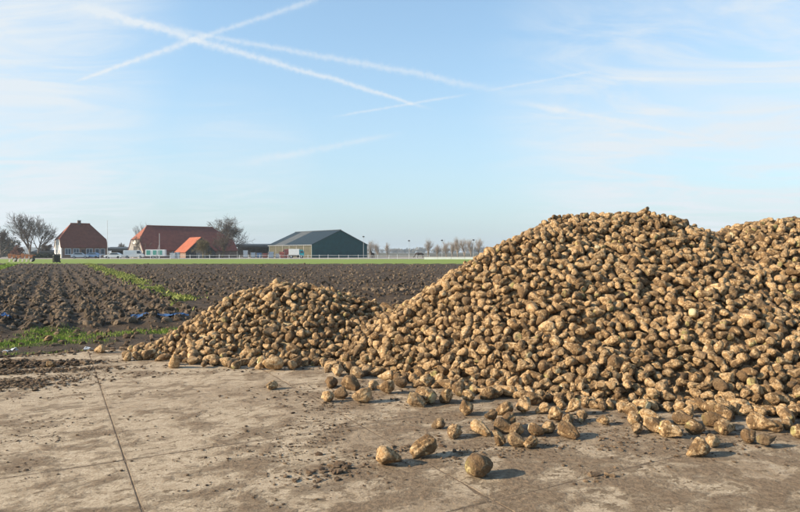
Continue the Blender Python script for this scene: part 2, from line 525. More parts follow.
M['dark_sheet'] = mat_ribbed('dark_roof_sheet', (.050, .060, .070), 'X', .4, .6)
M['white_paint'] = plain('white_paint', (.80, .79, .76), .5, .05, 2)
M['glass'] = plain('window_glass', (.06, .085, .11), .12, .2, 1)
M['frame'] = plain('window_frame', (.62, .66, .70), .5, .05, 1)
M['teal'] = plain('teal_paint', (.03, .36, .40), .5, .08, 1)
M['green_paint'] = plain('green_paint', (.10, .33, .27), .5, .1, 1)
M['silver'] = plain('silver_paint', (.50, .55, .60), .35, .05, 1)
M['blue_paint'] = plain('blue_paint', (.16, .26, .42), .45, .1, 1)
M['tyre'] = plain('tyre_rubber', (.025, .025, .025), .9, .2, 3)
M['steel'] = plain('galvanised_steel', (.40, .42, .44), .5, .1, 2, .5)
M['orange_paint'] = plain('faded_orange_paint', (.36, .14, .075), .6, .2, 3)
M['pale_steel'] = plain('polished_share', (.45, .40, .32), .5, .15, 4)
M['black_plastic'] = plain('black_plastic', (.02, .02, .022), .5, .2, 3)
M['horse'] = plain('dark_horse_coat', (.035, .026, .022), .6, .3, 2)
M['blue_film'] = plain('blue_film', (.045, .10, .22), .35, .6, 6)
M['pale_film'] = plain('pale_film', (.36, .39, .43), .4, .2, 8)
M['crate_red'] = plain('red_crates', (.36, .12, .10), .7, .25, 2)
M['crate_white'] = plain('white_bags', (.68, .68, .68), .7, .12, 2)
M['chimney'] = plain('chimney_brick', (.13, .085, .07), .9, .2, 3)

# ------------------------------------------------------------------ the land
E = 2500.0
link('ground', np_mesh('ground', [(-E, -E, -.09), (E, -E, -.09), (E, E, -.09), (-E, E, -.09)], [(0, 1, 2, 3)], False), M['ground'])['kind'] = 'structure'

# the ploughed field: fine relief near the camera, coarser far away
nc, nr = 520, 280
tt = np.linspace(-.95, .95, nc); Yr = np.exp(np.linspace(math.log(9.6), math.log(81), nr))
TX, YY = np.meshgrid(tt, Yr); XX = TX * YY
uu, vv = xy_uv(XX, YY)
edge = 14.35 + .25 * vnoise(XX * .9, YY * .9)


def field_height(x, y):
    u, v = xy_uv(x, y)
    m = sstep(v, 14.0 + .3 * vnoise(x * .9, y * .9), 14.9 + .3 * vnoise(x * .9, y * .9))
    left = sstep(-u, -3.3, -3.0)                                  # the coarse plot left of the weedy strip
    fur = np.sin(2 * math.pi * u / .58 + 0.5 * vnoise(u * .3, v * .2))
    z1 = .09 + .045 * fur + .085 * fbm(u * 2.2, v * 1.7, 1.0, 4)
    z2 = .06 + .025 * np.sin(2 * math.pi * u / .30) + .085 * fbm(u * 3.1, v * 2.6, 5.0, 4)
    z = z1 * left + z2 * (1 - left)
    strip = np.exp(-((u - 3.6) / .42) ** 2); z = z * (1 - .6 * strip) + .05 * strip
    ride = sstep(u, -5.0, -4.8) * sstep(-u, 3.9, 4.1); z = z * (1 - .8 * ride)
    verge = -.015 + .022 * fbm(x * 2.4, y * 2.4, 3.0, 4)
    z = z * m + verge * (1 - m)
    return np.where(v < 11.23, -.08, z)


ZZ = field_height(XX, YY)
q = np.arange(nr * nc).reshape(nr, nc)
quads = np.stack([q[:-1, :-1], q[:-1, 1:], q[1:, 1:], q[1:, :-1]], -1).reshape(-1, 4)
keep = (vv.ravel()[quads].max(1) > 11.2)
fo = link('ploughed_field', np_mesh('ploughed_field', np.stack([XX, YY, ZZ], -1).reshape(-1, 3), quads[keep], True), M['soil'])
fo['kind'] = 'structure'

# meadow beyond the field and the farmyard behind it
def sheet(name, x0, x1, y0, y1, z, nx, ny, amp, mat):
    x, y = np.meshgrid(np.linspace(x0, x1, nx), np.linspace(y0, y1, ny))
    zz = z + amp * fbm(x * .3, y * .3, 2.0, 3)
    y = y + np.where((np.arange(ny) == 0)[:, None], .5 * vnoise(x * .4, x * 0 + 3), 0)
    k = np.arange(nx * ny).reshape(ny, nx)
    return link(name, np_mesh(name, np.stack([x, y, zz], -1).reshape(-1, 3), np.stack([k[:-1, :-1], k[:-1, 1:], k[1:, 1:], k[1:, :-1]], -1).reshape(-1, 4)), mat)


sheet('meadow', -190, 190, 79.5, 136, .05, 160, 24, .05, M['meadow'])['kind'] = 'structure'
sheet('farmyard', -190, 150, 136.2, 230, -.02, 60, 24, .02, M['yardground'])['kind'] = 'structure'

# clods
def clod_protos(sub, n, seed):
    out = []
    bv, bf = ico(sub)
    for k in range(n):
        o = seed + 7.7 * k
        d = 1 + .40 * vnoise(bv[:, 0] * 1.4 + o, bv[:, 1] * 1.4, bv[:, 2] * 1.4 - o) + .34 * vnoise(bv[:, 0] * 3.4 - o, bv[:, 1] * 3 + o, bv[:, 2] * 3)
        p = bv * d[:, None]
        p = np.clip(p, -.95, .95) * np.array([1.15, .85, .68])
        out.append((p, bf))
    return out


def field_clods(n, y0, y1, sub, smin, smax, seed, left):
    g = np.random.default_rng(seed)
    t = g.uniform(-.92, .92, n); y = np.exp(g.uniform(math.log(y0), math.log(y1), n)); x = t * y
    u, v = xy_uv(x, y)
    if left:
        row = (np.round(u / .58 - .25) + .25) * .58 + g.normal(size=n) * .16; du = row - u
        x = x + du * U[0]; y = y + du * U[1]; u, v = xy_uv(x, y)
        ok = (u < 3.2) & ((u > -4.0) | (u < -5.0))
    else:
        ok = u > 3.9
    ok &= (v > 14.45) & (y < 79)
    x, y = x[ok], y[ok]; n = len(x)
    s = smin + (smax - smin) * g.random(n) ** 2.2
    z = field_height(x, y) + s * .12
    scl = s[:, None] * g.uniform(.75, 1.25, (n, 3))
    return np.stack([x, y, z], 1), rand_rot(n, g), scl, g


def clod_stuff(name, sets, mat, label):
    Vs, Fs, B, Rn = [], [], [], []; base = 0
    for n, y0, y1, sub, a, b, seed, left in sets:
        pos, rot, scl, g = field_clods(n, y0, y1, sub, a, b, seed, left)
        pr = clod_protos(sub, 12, seed)
        v_, f_, at_ = scatter(pr, g.integers(0, 12, len(pos)), pos, rot, scl, g.random(len(pos)))
        Vs.append(v_); Fs.append(f_ + base); base += len(v_); Rn.append(at_['rnd'])
    o = link(name, np_mesh(name, np.concatenate(Vs), np.concatenate(Fs), False, {'rnd': np.concatenate(Rn)}), mat)
    return tag(o, label, 'soil', kind='stuff')


clod_stuff('coarse_soil_clods', [(9000, 12.5, 24, 2, .018, .115, 11, True), (16000, 20, 78, 1, .04, .125, 12, True)], M['soil'], 'coarse brown soil clods turned up on the left plot')
clod_stuff('fine_soil_clods', [(2600, 13, 26, 2, .03, .10, 13, False), (12000, 22, 78, 1, .05, .13, 14, False)], M['soil'], 'finer brown soil clods on the wide field behind the heaps')

# grass on the verge, weeds in the strip between the plots
def blades(name, x, y, z, h, w, mat, label, seed, lean=.45):
    g = np.random.default_rng(seed); n = len(x)
    a = g.uniform(0, 2 * math.pi, n); c, s = np.cos(a), np.sin(a)
    b = g.uniform(0, 2 * math.pi, n); L = h * lean * g.random(n)
    p = np.stack([x, y, z], 1)
    side = np.stack([c, s, 0 * c], 1) * (w / 2)[:, None]
    bend = np.stack([np.cos(b) * L, np.sin(b) * L, 0 * L], 1); upv = np.stack([0 * h, 0 * h, h], 1)
    v_ = np.stack([p - side, p + side, p + side * .7 + bend * .4 + upv * .6, p - side * .7 + bend * .4 + upv * .6, p + bend + upv], 1).reshape(-1, 3)
    i = (np.arange(n) * 5)[:, None]
    f_ = np.concatenate([i + [0, 1, 2], i + [0, 2, 3], i + [3, 2, 4]], 1).reshape(-1, 3)
    o = link(name, np_mesh(name, v_, f_, False, {'rnd': np.repeat(g.random(n), 5)}), mat)
    return tag(o, label, 'grass', kind='stuff')


g = np.random.default_rng(21)
n = 120000
u_ = g.uniform(-6.5, 5.5, n); v_ = g.uniform(11.3, 14.7, n); x_, y_ = uv_xy(u_, v_)
dens = .30 + 1.25 * fbm(u_ * .95 + 3, v_ * 1.7, 4.0, 4) + .28 * np.exp(-((v_ - 12.9) / .7) ** 2)
far_patch = np.exp(-(((u_ - 2.1) / 1.3) ** 2 + ((v_ - 13.35) / .45) ** 2))
k_ = sstep(u_, .2, 1.4); dens = dens * (1 - k_) + k_ * (-.35 + 1.35 * far_patch + .35 * fbm(u_ * 2, v_ * 2, 1.0, 2))
ok = (g.random(n) < np.clip(dens, 0, 1) ** 1.3) & (x_ / y_ > -.85) & (x_ < -2.6)
x_, y_ = x_[ok][:42000], y_[ok][:42000]
hh = g.uniform(.02, .065, len(x_)) * (1 + .5 * vnoise(x_ * 3, y_ * 3))
blades('verge_grass', x_, y_, field_height(x_, y_) - .005, hh, g.uniform(.005, .010, len(x_)), M['grass'], 'patchy short green grass between the concrete and the field', 5, .7)
n = 26000
v_ = np.exp(g.uniform(math.log(15.2), math.log(88), n)); u_ = 3.6 + g.normal(size=n) * .30; x_, y_ = uv_xy(u_, v_)
ok = (fbm(u_ * 1.4, v_ * .55, 8.0, 3) + .06 + .22 * sstep(v_, 20, 34) > g.random(n) * .75) & (y_ < 78)
x_, y_, v_ = x_[ok], y_[ok], v_[ok]
sz = np.where(v_ > 35, 1.5, 1.0)
blades('weed_strip', x_, y_, field_height(x_, y_) - .01, g.uniform(.04, .12, len(x_)) * sz, g.uniform(.03, .07, len(x_)) * sz, M['weed'], 'yellow-green weeds along the strip between the two plots', 6, .9)
n = 9000
u_ = g.uniform(-5.0, -4.0, n); v_ = np.exp(g.uniform(math.log(38), math.log(90), n)); x_, y_ = uv_xy(u_, v_)
ok = y_ < 79
blades('grass_ride', x_[ok], y_[ok], field_height(x_[ok], y_[ok]) - .01, g.uniform(.10, .22, ok.sum()), g.uniform(.05, .10, ok.sum()), M['grass'], 'narrow green grass ride at the far left of the field', 8, .8)

# ------------------------------------------------------------------ concrete yard of two-metre slabs
yard = link('concrete_yard', None); yard['kind'] = 'structure'
JU, JV = .465, 11.2
k_slab = 0
for iu in range(-5, 7):
    for iv in range(-4, 1):
        uc, vc = JU + 2 * iu + 1, JV + 2 * iv - 1
        cx, cy = uv_xy(uc, vc)
        if cy < 1.2 or abs(cx) > cy * .66 + 2.4: continue
        g2 = np.random.default_rng(500 + k_slab); k_slab += 1
        hs = 2.0 / 2 - .004
        ring = []
        for sdx, sdy, ex, ey in ((-1, -1, 1, 0), (1, -1, 0, 1), (1, 1, -1, 0), (-1, 1, 0, -1)):
            for t in np.linspace(0, 1, 14)[:-1]:
                j = .001 + .011 * max(0, g2.normal() - .8)
                if t < .04: j += .004 * g2.random()
                px_, py_ = sdx * hs + ex * 2 * hs * t, sdy * hs + ey * 2 * hs * t
                px_ += (-ey if ex == 0 else 0) * 0; L_ = max(abs(px_), abs(py_))
                k_ = 1 - j / L_
                ring.append((px_ * (k_ if abs(px_) > hs - 1e-6 else 1), py_ * (k_ if abs(py_) > hs - 1e-6 else 1)))
        nr_ = len(ring)
        vts = [(a * (1 - .002), b * (1 - .002), 0) for a, b in ring] + [(a, b, -.002) for a, b in ring] + [(a, b, -.10) for a, b in ring]
        fcs = [tuple(range(nr_))]
        for lv in (0, 1):
            fcs += [(lv * nr_ + i, (lv + 1) * nr_ + i, (lv + 1) * nr_ + (i + 1) % nr_, lv * nr_ + (i + 1) % nr_) for i in range(nr_)]
        mb = MB(); mb.add(vts, fcs)
        s = mb.build('concrete_slab', M['concrete'], yard, loc=(cx, cy, -.0007 * g2.random()))
        s.rotation_euler = (g2.normal() * .0003, g2.normal() * .0003, GA)
# soil packed in the joints and under the slabs
c4 = [uv_xy(a, b) for a, b in ((-10, 1.0), (13, 1.0), (13, 11.22), (-10, 11.22))]
bed = link('joint_soil', np_mesh('joint_soil', [(a, b, -.0026) for a, b in c4], [(0, 1, 2, 3)], False), M['joint'], yard)

# ------------------------------------------------------------------ sugar beets
HEAP = [[2.71, 9.99, 2.24, 3.92, 10.04, 2.29, 0.7, 0.44], [2.49, 7.39, 0.53, 2.13, 9.18, 1.94, 0.74, 0.7], [6.16, 10.26, 2.19, 10.01, 10.54, 2.44, 0.63, 0.87], [4.08, 8.03, 1.12, 4.38, 10.04, 2.1, 0.62, 0.45], [-2.46, 10.55, 1.01, -1.38, 10.47, 0.9, 0.69, 0.37], [-3.72, 9.72, 0.17, -2.07, 10.53, 1.11, 0.63, 0.15], [-1.55, 10.77, 1.07, 0.52, 10.91, 0.54, 0.63, 0.43]]


def heap_h(x, y):
    out = []
    for x0, y0, h0, x1, y1, h1, s, r in HEAP:
        dx, dy = x1 - x0, y1 - y0
        t = np.clip(((x - x0) * dx + (y - y0) * dy) / (dx * dx + dy * dy), 0, 1)
        d = np.hypot(x - x0 - t * dx, y - y0 - t * dy)
        out.append(h0 + (h1 - h0) * t - s * (np.sqrt(d * d + r * r) - r))
    o = np.array(out); k = 9.0; m = o.max(0)
    return m + np.log(np.exp(k * (o - m)).sum(0)) / k - .02


def beet_shape(bv, seed):
    """a topped sugar beet: blunt crown up, tapering root below, two side grooves, knobbly skin (metres)"""
    g = np.random.default_rng(seed)
    x, y, z = bv.T; s = np.sqrt(np.clip(1 - z * z, 0, 1)); ang = np.arctan2(y, x); an = np.abs(z)
    Rr = .070 * g.uniform(.86, 1.12); Lr = .145 * g.uniform(.62, 1.25); Lc = .074 * g.uniform(.8, 1.15); blunt = g.uniform(.78, 1.0); tf = g.uniform(.22, .66)
    zz = np.where(z > 0, Lc * np.minimum(z, g.uniform(.72, .98)), -Lr * np.minimum(an, blunt) ** 1.1)
    r = Rr * s ** .78 * np.where(z > 0, 1 + .04 * z, 1 - tf * an ** 1.25)
    o = seed * 3.17
    lump = .17 * vnoise(x * 1.5 + o, y * 1.5, z * 1.3) + .085 * vnoise(x * 3.1 - o, y * 3.1 + 2, z * 2.6 + o) + .06 * vnoise(x * 6.3, y * 6.3 + o, z * 5.7)
    a0 = g.uniform(0, 2 * math.pi)
    gr = np.exp(-(np.minimum(np.abs((ang - a0 + math.pi) % math.pi), math.pi - np.abs((ang - a0 + math.pi) % math.pi)) / .22) ** 2)
    r = r * (1 + lump - .15 * gr * (an < .85)) * (1 + .1 * np.cos(2 * (ang - a0)))
    bx, by = g.normal(size=2) * .024
    p = np.stack([r * np.cos(ang) + bx * np.where(z < 0, an ** 2, 0), r * np.sin(ang) + by * np.where(z < 0, an ** 2, 0), zz * (1 + .5 * lump)], 1)
    return p


NV = 36
beet_hi = [(beet_shape(ico(4)[0], 40 + k), ico(4)[1]) for k in range(NV)]
beet_mid = [(beet_shape(ico(3)[0], 40 + k), ico(3)[1]) for k in range(NV)]
beet_low = [(beet_shape(ico(2)[0], 40 + k), ico(2)[1]) for k in range(NV)]
beet_mesh = [np_mesh('sugar_beet', v, f, True, {'bco': v, 'rnd': np.zeros(len(v))}) for v, f in beet_hi]
for me in beet_mesh: me.materials.append(M['beet'])


def axis_rot(axis, spin):
    """rotation that brings the beet's z axis on the given axis"""
    a = Vector(axis).normalized()
    return np.array((Vector((0, 0, 1)).rotation_difference(a).to_matrix() @ Matrix.Rotation(spin, 3, 'Z')))


# the scattered beets in front of the heaps: pixel column, pixel row of the foot, pixel width, axis heading (deg, 0 = to the right), description
LOOSE = [
 (480, 480, 29, 200, 'lone knobbly sugar beet on the concrete, nearest of all to the camera'),
 (384, 468, 26, 185, 'round muddy sugar beet, left one of the front pair on the concrete'),
 (427, 460, 28, 20, 'blunt sugar beet, right one of the front pair on the concrete'),
 (455, 438.5, 15, 80, 'small upright sugar beet just left of the loose front cluster'),
 (440, 430, 14, 10, 'dark muddy sugar beet lying farthest left beside the front cluster'),
 (480, 437, 20, 120, 'large pale sugar beet at the left end of the loose front cluster'),
 (501, 434, 19, 170, 'pale sugar beet second from left in the loose front cluster'),
 (494, 421, 14, 40, 'half hidden sugar beet behind the left end of the front cluster'),
 (507, 417, 18, 10, 'dark sugar beet just beyond the loose front cluster, nearer the tall heap'),
 (518, 437, 16, 60, 'sugar beet in the middle of the loose front cluster'),
 (501, 447, 14, 90, 'small sugar beet at the near edge of the front cluster, left side'),
 (516, 449, 19, 150, 'broad sugar beet at the near edge of the front cluster, middle'),
 (536, 438, 17, 160, 'sugar beet on the right side of the loose front cluster'),
 (533, 449.5, 16, 30, 'muddy sugar beet at the near right corner of the front cluster'),
 (550, 434, 15, 20, 'dark sugar beet at the right end of the loose front cluster'),
 (570, 426, 14, 70, 'smaller sugar beet behind the tapering one right of the front cluster'),
 (568, 439, 20, 140, 'tapering sugar beet lying alone right of the loose front cluster'),
 (467, 416, 14, 90, 'upright sugar beet standing alone between front cluster and tall heap'),
 (446, 404, 14, 90, 'roundish sugar beet alone at the foot of the tall heap left side'),
 (414, 408, 19, 175, 'long sugar beet alone right of the left scatter, pointing left'),
 (547, 415, 15, 15, 'round sugar beet just off the foot of the tall heap above the front cluster'),
 (533, 407, 19, 165, 'broad sugar beet touching the foot of the tall heap above the front cluster'),
 (327, 403, 14, 95, 'upright sugar beet at the near left corner of the left scatter'),
 (331, 388, 13, 80, 'sugar beet at the far left of the left scatter, second row'),
 (342, 400, 16, 15, 'sugar beet in the near row of the left scatter, second from left'),
 (349, 391, 19, 150, 'large sugar beet in the middle of the left scatter'),
 (364, 404, 20, 30, 'long sugar beet nearest the camera in the left scatter, tilted to the right'),
 (373, 390, 11, 80, 'smallest sugar beet in the middle of the left scatter'),
 (387, 395, 18, 10, 'left one of two touching sugar beets at the right of the left scatter'),
 (401, 389, 15, 40, 'right one of two touching sugar beets at the right of the left scatter'),
 (356, 379, 15, 120, 'sugar beet at the back of the left scatter near the low heap'),
 (378, 377, 13, 20, 'flat lying sugar beet at the back right of the left scatter'),
 (367, 376, 13, 60, 'sugar beet at the back centre of the left scatter'),
 (337, 376, 13, 100, 'sugar beet at the back left of the left scatter by the low heap'),
 (606, 426, 12.5, 10, 'small sugar beet alone on the concrete midway along the tall heap'),
 (671, 439, 21, 150, 'tapering sugar beet, left of two large ones before the tall heap right side'),
 (697, 436, 19, 180, 'round dark sugar beet, right of two large ones before the tall heap right side'),
 (682, 426, 18, 130, 'slanting sugar beet leaning behind the two large ones at right'),
 (726, 419, 16, 110, 'upper one of two sugar beets end to end at the right foot'),
 (728, 432, 14, 100, 'lower one of two sugar beets end to end at the right foot'),
 (705, 459, 24, 20, 'large sugar beet lying farthest forward on the right of the concrete'),
 (716, 448, 15, 60, 'sugar beet leaning behind the farthest forward one on the right'),
 (760, 432, 22, 120, 'large sugar beet in the right hand trio by the frame edge'),
 (752, 443, 15, 70, 'nearest sugar beet of the right hand trio by the frame edge'),
 (780, 434, 16, 0, 'rightmost round sugar beet of the trio by the frame edge'),
 (639, 434, 12, 80, 'small muddy sugar beet at the tip of the spill below the peak'),
 (651, 426, 20, 130, 'large sugar beet in the spill below the tall heap peak'),
 (632, 416, 15, 100, 'sugar beet at the back of the spill below the tall heap peak'),
 (272, 390, 11, 60, 'small round sugar beet alone on the concrete before the low heap'),
 (48, 368, 9, 170, 'small pale sugar beet alone on the concrete at far left'),
 (46.5, 342.5, 8, 20, 'small pale sugar beet lying on the verge grass at far left'),
 (99, 353.5, 11, 5, 'mud covered sugar beet on the concrete edge left of the low heap'),
]
gl = np.random.default_rng(77)
lp = np.array([ground_at(a, b) for a, b, *_ in LOOSE]); lw = np.array([c for _, _, c, *_ in LOOSE]) * lp[:, 1] / F
lp[:, 1] += lw * .36
for it in range(30):                                   # nudge touching ones apart
    for i in range(len(lp)):
        for j in range(i):
            d = lp[i] - lp[j]; L = np.hypot(*d); need = .40 * (lw[i] + lw[j])
            if L < need:
                s = d / max(L, 1e-6) * (need - L) * .5; lp[i] += s; lp[j] -= s


def place_beet(mi, R3, scale, x, y, z=None, name='sugar_beet'):
    o = bpy.data.objects.new(name, beet_mesh[mi]); COL.objects.link(o)
    low = (beet_mid[mi][0] * scale) @ R3.T
    zz = (-low[:, 2].min() - .002) if z is None else max(z, -low[:, 2].min() - .004)
    mw = Matrix.LocRotScale(Vector((x, y, zz)), Matrix(R3.tolist()).to_quaternion(), Vector((scale,) * 3))
    o.matrix_world = mw
    return o, zz


loose_c = []
for i, (px, py, pw, head, lab) in enumerate(LOOSE):
    best = None
    for tr_ in range(14):                              # the shape and roll that best fit the outline
        mi_ = int(gl.integers(0, NV))
        R_ = axis_rot((math.cos(R(head)), math.sin(R(head)), gl.uniform(.12, .38)), gl.uniform(0, 6.28))
        if head == 90: R_ = axis_rot((gl.normal() * .3, gl.normal() * .3, -1), gl.uniform(0, 6.28))
        e_ = beet_mid[mi_][0] @ R_.T
        err = abs(np.ptp(e_[:, 2]) / np.ptp(e_[:, 0]) - (1.1 if head == 90 else .78))
        if best is None or err < best[0]: best = (err, mi_, R_, e_)
    _, mi, R3, ext = best
    wid = np.ptp(ext[:, 0])
    sc_ = float(np.clip(lw[i] / wid, .62, 1.35))
    o, zz = place_beet(mi, R3, sc_, lp[i, 0], lp[i, 1])
    if py < 350: o.location.z += float(field_height(np.array([lp[i, 0]]), np.array([lp[i, 1]]))[0]) + .02
    tag(o, lab, 'beet', 'loose sugar beets on the ground')
    loose_c.append((lp[i, 0], lp[i, 1], zz, .42 * lw[i]))

# the heaps: random close packing of beet-sized balls in a shell under the heap surface
gh = np.random.default_rng(5)
NCAND = 200000
cxs = gh.uniform(-4.7, 10.2, NCAND); cys = gh.uniform(5.2, 12.6, NCAND); hs_ = heap_h(cxs, cys)
okc = (hs_ > .05) & (cxs < .66 * cys + 1.9) & (cys < 11.9)
cxs, cys, hs_ = cxs[okc], cys[okc], hs_[okc]
rad = .0575 * np.exp(gh.normal(size=len(cxs)) * .21)
dep = gh.random(len(cxs)) ** 1.0 * .33
czs = np.maximum(hs_ - rad * .8 - dep, rad * .85)
fx = gh.uniform(-4.9, 6.5, 2600); fy = gh.uniform(4.6, 11, 2600); fh = heap_h(fx, fy)          # strays rolled off the foot
fk = (fh < .03) & (gh.random(2600) < .95 * np.exp(fh / np.where(fx > .2, .20, .09))) & (xy_uv(fx, fy)[1] < 11)
fr0 = .068 * np.exp(gh.normal(size=fk.sum()) * .17)
cxs = np.concatenate([fx[fk], cxs]); cys = np.concatenate([fy[fk], cys]); rad = np.concatenate([fr0, rad]); czs = np.concatenate([fr0 * .9, czs])
cell = {}; px_, py_, pz_, pr_ = [], [], [], []; CS = .17
for (a, b, c, r) in loose_c:
    px_.append(a); py_.append(b); pz_.append(c); pr_.append(r); cell.setdefault((int(a // CS), int(b // CS), int(c // CS)), []).append(len(px_) - 1)
nfix = len(px_)
for a, b, c, r in zip(cxs.tolist(), cys.tolist(), czs.tolist(), rad.tolist()):
    i, j, k = int(a // CS), int(b // CS), int(c // CS); good = True
    for ii in (i - 1, i, i + 1):
        for jj in (j - 1, j, j + 1):
            for kk in (k - 1, k, k + 1):
                for t in cell.get((ii, jj, kk), ()):
                    if (a - px_[t]) ** 2 + (b - py_[t]) ** 2 + (c - pz_[t]) ** 2 < (.80 * (r + pr_[t])) ** 2: good = False; break
                if not good: break
            if not good: break
        if not good: break
    if good:
        cell.setdefault((i, j, k), []).append(len(px_)); px_.append(a); py_.append(b); pz_.append(c); pr_.append(r)
P = np.stack([px_, py_, pz_], 1); PR = np.array(pr_)
for it in range(7):
    kd = kdtree.KDTree(len(P))
    for i, p in enumerate(P): kd.insert(p, i)
    kd.balance()
    mv = np.zeros_like(P)
    for i in range(nfix, len(P)):
        for co, j, d in kd.find_range(P[i], .19):
            if j == i: continue
            need = .96 * (PR[i] + PR[j])
            if d < need and d > 1e-6: mv[i] += (P[i] - P[j]) / d * (need - d) * .32
    P += np.clip(mv, -.03, .03)
    top = np.maximum(heap_h(P[:, 0], P[:, 1]) - PR * .72, PR * .9)
    P[nfix:, 2] = np.maximum(np.minimum(P[nfix:, 2], top[nfix:]), PR[nfix:] * .8)
P, PR = P[nfix:], PR[nfix:]
hp = heap_h(P[:, 0], P[:, 1]); depth = hp - P[:, 2]
keepm = (depth < .36) & (hp > -.7); P, PR, depth = P[keepm], PR[keepm], depth[keepm]
NB = len(P)
eps = .05
nx_ = -(heap_h(P[:, 0] + eps, P[:, 1]) - heap_h(P[:, 0] - eps, P[:, 1])) / (2 * eps)
ny_ = -(heap_h(P[:, 0], P[:, 1] + eps) - heap_h(P[:, 0], P[:, 1] - eps)) / (2 * eps)
ax = gh.normal(size=(NB, 3)); ax[:, 2] *= .65; ax /= np.linalg.norm(ax, axis=1)[:, None]
nrm = np.stack([nx_, ny_, np.ones(NB)], 1); nrm /= np.linalg.norm(nrm, axis=1)[:, None]
ax -= nrm * (np.sum(ax * nrm, 1) * .55)[:, None]
ROT = np.array([axis_rot(a, s) for a, s in zip(ax, gh.uniform(0, 6.28, NB))])
SCL = PR / .0765
IDX = gh.integers(0, NV, NB)
# centre of bulk of a beet lies a little below its origin
off = np.einsum('nij,j->ni', ROT, np.array([0, 0, .02])) * SCL[:, None]
P = P + off
view = (np.abs(P[:, 0] / P[:, 1]) < .66) & (depth < .13)
rowpx = 252 + (1.6 - P[:, 2]) * F / P[:, 1]
dist = np.linalg.norm(P - np.array([0, 0, EYE]), axis=1) + np.where(view, 0, 100) - 1.2 * (SCL - 1)
order = np.argsort(dist)
N_IND = 300 - len(LOOSE)
ind = order[:N_IND]
is_ind = np.zeros(NB, bool); is_ind[ind] = True
for i in ind:
    o, _ = place_beet(int(IDX[i]), ROT[i], float(SCL[i]), float(P[i, 0]), float(P[i, 1]), float(P[i, 2]))
    pxx = 400 + P[i, 0] / P[i, 1] * F
    low_row = P[i, 2] < .14
    tip = -ROT[i][:, 2]; kx = int(np.argmax(np.abs(tip)))
    point = (('tip to the right', 'tip to the left'), ('tip facing away', 'tip facing the camera'), ('tip up', 'tip down'))[kx][0 if tip[kx] > 0 else 1]
    size = 'large' if SCL[i] > .9 else 'small' if SCL[i] < .7 else 'middling'
    where = ('at the left heap foot' if pxx < 330 else 'where the two heaps meet' if pxx < 470 else 'at tall heap foot, left half' if pxx < 545 else 'at tall heap foot, middle' if pxx < 610
             else 'at heap foot below peak' if pxx < 665 else 'at heap foot below saddle' if pxx < 720 else 'at heap foot, right edge')
    lab = size + ' sugar beet, ' + point + ', ' + ('on concrete ' if low_row else 'piled ') + where
    tag(o, lab, 'beet', 'sugar beets at the foot of the heaps')
hi_ = (depth < .11) & (ny_ < .3)
use_ = (depth < .27) & ((ny_ < .3) | (depth < .15))
# all other beets, too many to pick out: the two heaps
for small, nm, lab in ((True, 'low_beet_heap', 'low broad heap of muddy sugar beets left of the tall heap'), (False, 'tall_beet_heap', 'tall heap of tan sugar beets rising against the sky')):
    side = (P[:, 0] < .15) == small
    Vs, Fs, B, Rn = [], [], [], []; base = 0
    for sel, pr in ((side & ~is_ind & hi_, beet_mid), (side & ~is_ind & ~hi_ & use_, beet_low)):
        v_, f_, a_ = scatter(pr, np.where(sel, IDX, -1), P, ROT, np.repeat(SCL[:, None], 3, 1), gh.random(NB))
        Vs.append(v_); Fs.append(f_ + base); base += len(v_); B.append(a_['bco']); Rn.append(a_['rnd'])
    # the packed inside of the heap
    gx, gy = np.meshgrid(np.linspace(-4.6, .15, 60) if small else np.linspace(.15, 11.5, 120), np.linspace(5, 15.5, 110))
    gz = heap_h(gx, gy) - .21; k = np.arange(gx.size).reshape(gx.shape)
    fq = np.stack([k[:-1, :-1], k[:-1, 1:], k[1:, 1:], k[1:, :-1]], -1).reshape(-1, 4); fq = fq[gz.ravel()[fq].max(1) > -.02]
    Vs.append(np.stack([gx, gy, np.maximum(gz, -.02)], -1).reshape(-1, 3)); Fs.append(np.concatenate([fq[:, [0, 1, 2]], fq[:, [0, 2, 3]]]) + base)
    B.append(Vs[-1]); Rn.append(np.zeros(gx.size))
    o = link(nm, np_mesh(nm, np.concatenate(Vs), np.concatenate(Fs), True, {'bco': np.concatenate(B), 'rnd': np.concatenate(Rn)}), M['beet'])
    tag(o, lab, 'beet heap', kind='stuff')
    pass

# ------------------------------------------------------------------ crumbs of soil on the concrete
gc = np.random.default_rng(31)
cp = []
def crumbs(n, cx, cy, sx, sy, smin, smax, ang=0.0, hill=0.0):
    a = gc.normal(size=(n, 2)) * (sx, sy); c, s = math.cos(ang), math.sin(ang)
    x = cx + a[:, 0] * c - a[:, 1] * s; y = cy + a[:, 0] * s + a[:, 1] * c
    w = np.exp(-((a[:, 0] / sx) ** 2 + (a[:, 1] / sy) ** 2) / 2)
    s_ = smin * .6 + (smax - smin) * .8 * gc.random(n) ** 3.5
    cp.append(np.stack([x, y, s_ * .35 + hill * w * gc.random(n), s_], 1))


